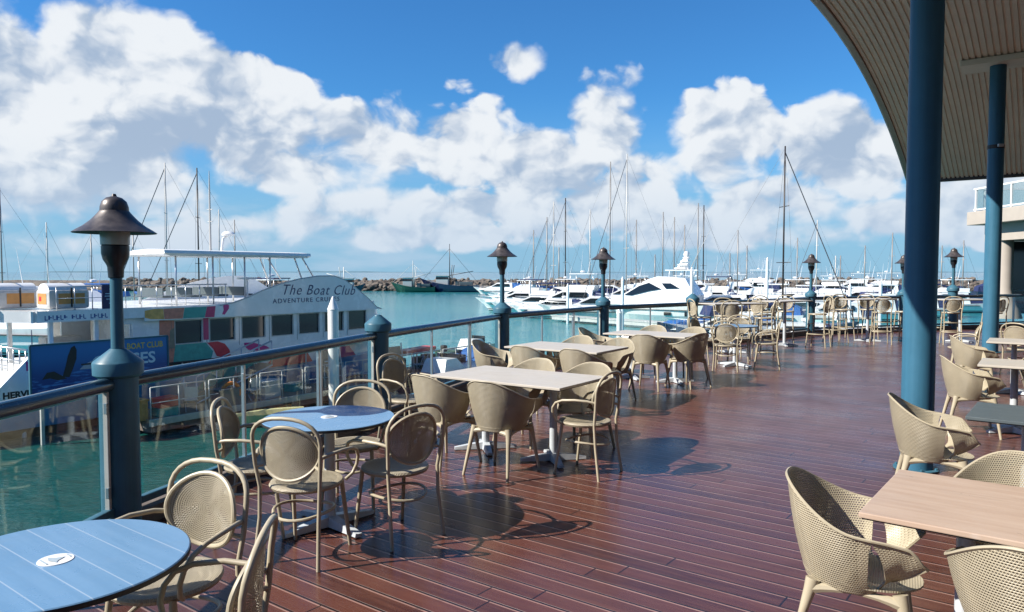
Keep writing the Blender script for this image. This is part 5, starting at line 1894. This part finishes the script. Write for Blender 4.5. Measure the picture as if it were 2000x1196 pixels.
# ---- marina, centre
YB = 'moored motor cruisers'
def big_yacht(loc, rz, label):
    r_ = empty('motor_yacht', (loc[0], loc[1], WATER_Z), rz)
    tag(r_, label, 'motor yacht')
    r_.scale = (.80, .80, .80)
    L, B, fb = 16.0, 4.8, 2.25
    hull_mesh(L, B, fb, bow=.9, transom=.94, sheer=.35, n=16).build('hull', M['hullwhite'], r_)
    q = MB(); q.box((6.2, 0, 1.72), (10.5, B * 1.004, .07)); q.build('rub_rail', M['black'], r_)
    q = MB(); q.box((1.6, 0, 1.25), (1.5, B * .985, .55)); q.box((4.6, 0, 1.25), (.9, B * .985, .4)); q.build('hull_window', M['darkglass'], r_)
    q = MB(); cabin_prism(q, [(1.4, 2.2), (1.2, 3.6), (2.2, 5.1), (2.6, 5.75), (6.3, 5.95), (7.6, 5.55), (10.6, 3.75), (13.4, 2.65), (13.8, 2.3)], -B * .43, B * .43, inset=.55); cb = q.build('superstructure', M['white'], r_)
    q = MB()
    for s_ in (-1, 1):
        q.prism([(5.6, s_ * (B * .43 - .28), 4.35), (7.3, s_ * (B * .43 - .38), 5.15), (8.6, s_ * (B * .43 - .33), 4.75), (10.6, s_ * (B * .43 - .16), 3.55), (9.6, s_ * (B * .43 - .14), 3.50), (7.2, s_ * (B * .43 - .22), 4.10)], (0, s_ * .06, 0))
    q.build('saloon_window', M['darkglass'], cb)
    q = MB()
    for s_ in (-1, 1):
        q.prism([(3.2, s_ * (B * .43 - .30), 4.45), (4.4, s_ * (B * .43 - .38), 5.1), (5.6, s_ * (B * .43 - .38), 5.1), (5.0, s_ * (B * .43 - .28), 4.4)], (0, s_ * .05, 0))
    q.build('side_window', M['darkglass'], cb)
    q = MB(); q.box((3.2, 0, 6.75), (4.2, 2.8, .12), bevel=.04); tp = q.build('hard_top', M['white'], r_)
    q = MB()
    for xx in (1.6, 4.8):
        for s_ in (-1, 1):
            q.tube([(xx, s_ * 1.3, 5.6), (xx - .1, s_ * 1.3, 6.75)], .05, 6)
    q.build('hard_top_frame', M['white'], tp)
    q = MB()
    for k, (xx, w_, zz) in enumerate(((3.6, 1.5, 7.0), (3.3, 1.3, 7.45), (3.1, 1.1, 7.9), (2.95, .8, 8.35))):
        q.box((xx, 0, zz), (1.5 - .25 * k, w_, .16), bevel=.04)
    q.prism([(4.3, -.35, 6.8), (2.6, -.35, 6.8), (2.75, -.35, 8.5), (3.1, -.35, 8.5)], (0, .7, 0))
    q.lathe([(0, 0), (.36, .05), (.40, .30), (.24, .62), (0, .7)], c=(2.95, 0, 8.5), seg=16, cap=False)
    q.build('radar_arch', M['white'], r_)
    q = MB(); q.tube([(2.2, .9, 6.8), (-.6, 1.0, 12.2)], [.05, .02], 5); q.tube([(2.2, -.9, 6.8), (1.4, -1.0, 11.4)], [.05, .02], 5); q.build('outrigger', M['mastwhite'], r_)
    q = MB(); q.tube([(9.5, -B * .40, 3.2), (13, -B * .25, 3.4), (15.6, 0, 3.6), (13, B * .25, 3.4), (9.5, B * .40, 3.2)], .03, 5)
    for xx, ww in ((9.5, .40), (11.2, .34), (13, .25), (14.4, .13)):
        for s_ in (-1, 1):
            q.tube([(xx, s_ * B * ww, 2.3), (xx, s_ * B * ww, 3.3)], .02, 4)
    q.build('bow_rail', M['steel'], r_)
big_yacht((AT(1385, 74)[0], 74), radians(148), 'big white motor yacht with dark raked window and stepped radar tower')
cruiser((AT(1200, 88)[0], 88), radians(160), 13, 'white power catamaran with long dark flybridge enclosure left of the second lamp', cover='white')
cruiser(AT(1245, 80), radians(172), 11, 'low white runabout tucked behind the big motor yacht', fly=False)
cruiser(AT(1058, 120), radians(154), 10, 'small white cruiser at the left end of the marina behind the first mid lamp post')
cruiser(AT(1082, 98), radians(164), 11, 'white cruiser showing its bow right of the first mid lamp post', cover='navy')
cruiser(AT(1112, 90), radians(169), 10, 'white cruiser bow-on under the dark sail cover', cover='navy')
cruiser(AT(1150, 82), radians(159), 9.5, 'low white sports boat in front of the catamaran', fly=False)
sb_mast(1068, 425, 118, 190, 11, 'yacht with thin grey mast, leftmost of the centre group', heavy=True)
sb_mast(1081, 395, 98, 200, 12, 'yacht with white mast and navy cover in the centre group', mast_m='mastwhite')
sb_mast(1104, 388, 105, 195, 12, 'yacht with a dark mast right of the white one in the centre group', mast_m='mastdark', cover='bluecanvas', heavy=True)
sb_mast(1191, 318, 92, 12, 12.5, 'yacht with tall brown mast rising behind the second mid lamp post')
sb_mast(1223, 303, 88, 190, 13, 'yacht with the tallest white mast in the middle of the marina', mast_m='mastwhite', heavy=True)
sb_mast(1294, 415, 130, 10, 11, 'distant yacht with thin mast behind the motor yacht, left one')
sb_mast(1316, 425, 135, 185, 11, 'distant yacht with thin mast behind the motor yacht, right one')
sb_mast(1362, 398, 110, 170, 12, 'yacht with a slim mast just right of the radar tower')
sb_mast(1373, 402, 104, 10, 12, 'yacht with brown mast right of the radar tower', mast_m='mastdark')
sb_mast(1529, 288, 52, 6, 13, 'yacht with the thick dark mast and long black stay at centre right', mast_m='mastdark', cover='navy', hull_m='hullnavy', heavy=True)
sb_mast(1594, 430, 118, 190, 11, 'yacht with faint mast behind the far lamp post', mast_m='mastwhite', heavy=True)
sb_mast(1631, 500, 150, 15, 9, 'small distant yacht with short white mast', mast_m='mastwhite')
sb_mast(1688, 480, 125, 190, 10, 'yacht with thin grey mast left of the thick pillar')
sb_mast(1741, 455, 100, 10, 10, 'yacht with leaning-looking mast nearest the thick pillar')
sb_mast(1425, 495, 150, 200, 9, 'distant yacht right of the radar tower')
sb_mast(1458, 480, 160, 20, 10, 'distant yacht with faint mast left of the thick dark mast')
sb_mast(1880, 470, 120, 12, 10, 'yacht seen between the pillars right of the lamp post')
sb_mast(1838, 480, 140, 190, 10, 'yacht seen between the pillars left of the lamp post')
cruiser(AT(1455, 95), radians(160), 12, 'navy and white cruiser right of the motor yacht', hull_m='hullnavy', cover='navy')
cruiser(AT(1500, 76), radians(164), 12, 'long low white cruiser with dark canopy left of the thick dark mast', cover='navy', fly=False)
cruiser(AT(1572, 70), radians(154), 10.5, 'white fishing cruiser with square wheelhouse by the far lamp post', name='motor_cruiser')
cruiser(AT(1640, 74), radians(172), 10, 'white cruiser right of the far lamp post', fly=True)
cruiser(AT(1712, 70), radians(167), 9.5, 'low white sports cruiser left of the thick pillar', fly=False)
cruiser(AT(1775, 78), radians(172), 10, 'white cruiser partly hidden by the thick pillar')
cruiser(AT(1860, 84), radians(167), 11, 'white cruiser seen between the two pillars', cover='navy')
cruiser(AT(1915, 95), radians(172), 11, 'white cruiser left of the cream column', fly=True)
cruiser(AT(1530, 52), radians(154), 9, 'navy-hulled runabout in front of the dark mast', hull_m='hullnavy', fly=False)
cruiser(AT(1660, 46), radians(167), 8.5, 'pale aqua-decked workboat behind the bar stools', hull_m='aqua', fly=False, cover='white')
cruiser(AT(1480, 40), radians(174), 7.5, 'small aqua-hulled boat behind the small round table', hull_m='aqua', fly=False)
cruiser(AT(1780, 42), radians(152), 8, 'red-striped runabout behind the bar stools left of the thick pillar', hull_m='red', fly=False)
# more yachts packed between the named ones
for i, (px_, ty_, Y_m, rz_, wh, lb) in enumerate(( (1042, 450, 138, 195, 'alu', 'slanting-stayed yacht left of the centre group of masts'), (1152, 410, 120, 190, 'mastwhite', 'yacht with white mast left of the second mid lamp post'), (1242, 430, 118, 195, 'alu', 'yacht with mast just right of the tallest white mast'), (1336, 440, 130, 190, 'alu', 'yacht mast rising behind the radar tower'), (1440, 450, 120, 188, 'alu', 'yacht with grey mast above the navy cruiser'), (1556, 465, 128, 192, 'alu', 'distant yacht mast just left of the far lamp post'), (180, 455, 100, 190, 'alu', 'yacht mast just left of the near lamp head'),
    (460, 430, 105, 12, 'alu', 'yacht mast right of the canopy radar'),)):
    sb_mast(px_, ty_, Y_m, rz_, 10.5, lb, mast_m=wh, cover='navy' if i % 2 else 'bluecanvas')
for px_, Y_c, rz_, L_c, lb in ((1060, 135, 160, 10, 'small white cruiser in the back row right of the trawlers'), (1150, 100, 158, 11, 'white cruiser behind the power catamaran'), (1290, 108, 165, 12, 'white cruiser behind the motor yacht cabin'),
                               (1420, 84, 162, 10, 'white cruiser at the motor yacht stern'), (1540, 92, 160, 11, 'white cruiser behind the thick dark mast'), (1605, 96, 168, 11, 'white cruiser behind the far lamp post'),
                               (1680, 90, 160, 11, 'white cruiser with flybridge behind the low sports cruiser'), (1745, 102, 164, 11, 'white cruiser in the back row by the thick pillar'), (1375, 120, 158, 12, 'white cruiser in the back row beyond the radar tower')):
    cruiser(AT(px_, Y_c), radians(rz_), L_c, lb)
# far row of small craft, one per berth
rn = random.Random(21)
far_places = ['behind the first mid lamp post', 'left of the tall brown mast', 'right of the second mid lamp post', 'behind the motor yacht bow', 'behind the motor yacht stern', 'right of the motor yacht', 'beyond the navy cruiser',
              'left of the thick dark mast', 'right of the thick dark mast', 'left of the far lamp post', 'right of the far lamp post', 'midway between far lamp and thick pillar', 'nearly at the thick pillar', 'right of the thick pillar', 'left of the cream column']
for i, pl in enumerate(far_places):
    px = 1030 + i * 62 + rn.uniform(-10, 10)
    Y = rn.uniform(125, 175)
    if i % 3 == 1:
        sb_mast(px, rn.uniform(478, 508), Y, rn.choice((5, 185, 30, 200)), rn.uniform(9, 12), 'tiny distant yacht ' + pl, cover=rn.choice(('navy', 'bluecanvas')), group='distant small craft')
    else:
        cruiser(AT(px, Y), radians(rn.choice((-15, 165, 155, -25))), rn.uniform(10, 15), 'tiny distant white cruiser ' + pl, hull_m=rn.choice(('hullwhite', 'hullwhite', 'hullnavy')), fly=rn.random() < .7, group='distant small craft')
# marina walkways and piles
def walkway(p0, p1, w_, label):
    a = Vector((*AT(*p0), 0)); b = Vector((*AT(*p1), 0))
    d = b - a; rz = atan2(d.y, d.x)
    q = MB(); q.box((d.length / 2, 0, .42), (d.length, w_, .34)); q.box((d.length / 2, 0, .62), (d.length, w_ + .1, .07))
    o = q.build('marina_walkway', M['offwhite'], loc=(a.x, a.y, WATER_Z), rz=rz); tag(o, label, 'floating walkway', 'floating marina walkways')
walkway((1090, 78), (1420, 62), 1.8, 'pale floating walkway in front of the catamaran and motor yacht')
walkway((1390, 66), (1980, 60), 2.0, 'long pale floating walkway behind the bar stools')
walkway((1020, 112), (1500, 112), 1.8, 'distant floating walkway through the middle of the marina')
walkway((1500, 100), (2000, 96), 1.8, 'distant floating walkway on the right of the marina')
walkway((1440, 36), (1700, 38), 1.6, 'near floating walkway behind the railing bend')
for px, Y, ty, lb in ((1035, 96, 552, 'white mooring pile at the left end of the marina'), (1109, 74, 560, 'white mooring pile in front of the catamaran, left one'), (1216, 62, 548, 'white mooring pile before the motor yacht bow'), (1351, 58, 530, 'white mooring pile before the motor yacht stern'),
                  (1210, 40, 612, 'near white mooring pile seen through the railing glass'), (1498, 66, 510, 'tall thin white pile left of the thick dark mast'), (1660, 64, 560, 'white pile right of the far lamp post'), (1720, 60, 556, 'white pile left of the thick pillar'), (981, 30, 640, 'short pile seen through the glass right of the trawlers')):
    pile((*AT(px, Y), WATER_Z), max(.8, MH(ty, Y)), 0.13 if Y > 45 else .15, lb)
# small craft in the near basin, seen through the glass
def small_boat(px, py, rz, L, mtl, label, tarp=None):
    pnt = at(px, py)
    r_ = empty('runabout', (pnt.x, pnt.y, WATER_Z), radians(rz))
    tag(r_, label, 'small boat', 'small boats in the near basin')
    hull_mesh(L, L * .38, .7, bow=.5, transom=.9).build('hull', M[mtl], r_)
    if tarp:
        q = MB(); cabin_prism(q, [(0.1, .68), (L * .15, 1.15), (L * .55, 1.35), (L * .9, .78)], -L * .18, L * .18, inset=.25); q.build('tarpaulin', M[tarp], r_)
    else:
        q = MB(); cabin_prism(q, [(L * .3, .68), (L * .35, 1.3), (L * .5, 1.3), (L * .62, .72)], -L * .12, L * .12, inset=.1); cw = q.build('console', M['white'], r_)
        q = MB(); q.box((L * .55, 0, 1.25), (.05, L * .2, .4)); q.build('windscreen', M['darkglass'], cw)
    q = MB(); q.box((-.12, 0, .75), (.3, .3, .7), bevel=.06); q.build('outboard', M['black'], r_)
small_boat(905, 735, 70, 4.2, 'bluecanvas', 'bright blue tarpaulined boat seen through the glass left of the first beige table', 'bluecanvas')
small_boat(800, 770, 60, 5.5, 'hullnavy', 'dark boat crowded with gear behind the second railing post')
small_boat(870, 712, 50, 5.0, 'hullgreen', 'green-hulled boat with red trim through the second glazed bay')
small_boat(1290, 655, 10, 7.5, 'bluecanvas', 'long blue covered boat behind the railing in front of the motor yacht', 'bluecanvas')
small_boat(1590, 640, 15, 6.0, 'aqua', 'aqua dinghy behind the stools under the far lamp post')
# finger jetty behind second bay
fj = empty('finger_jetty', (*AT(760, 33), WATER_Z), radians(58))
tag(fj, 'short finger jetty with red and green gear behind the second railing post', 'jetty')
q = MB(); q.box((3.5, 0, .5), (8, 1.6, .3)); q.build('planking', M['teak'], fj)
q = MB()
for k in range(6):
    q.box((.8 + 1.1 * k, .2 * (-1) ** k, .95), (.6, .5, .6), bevel=.05)
q.build('gear_boxes', M['hullgreen'], fj)
q = MB(); q.box((2.2, .3, 1.5), (2.6, .7, .18), rz=.1, bevel=.05); q.build('red_cover', M['red'], fj)
q = MB()
for k in range(8):
    q.tube([(k * 1.0, -.75, .5), (k * 1.0, -.75, 1.5)], .03, 6)
q.tube([(0, -.75, 1.5), (7, -.75, 1.5)], .03, 6); q.build('handrail', M['offwhite'], fj)
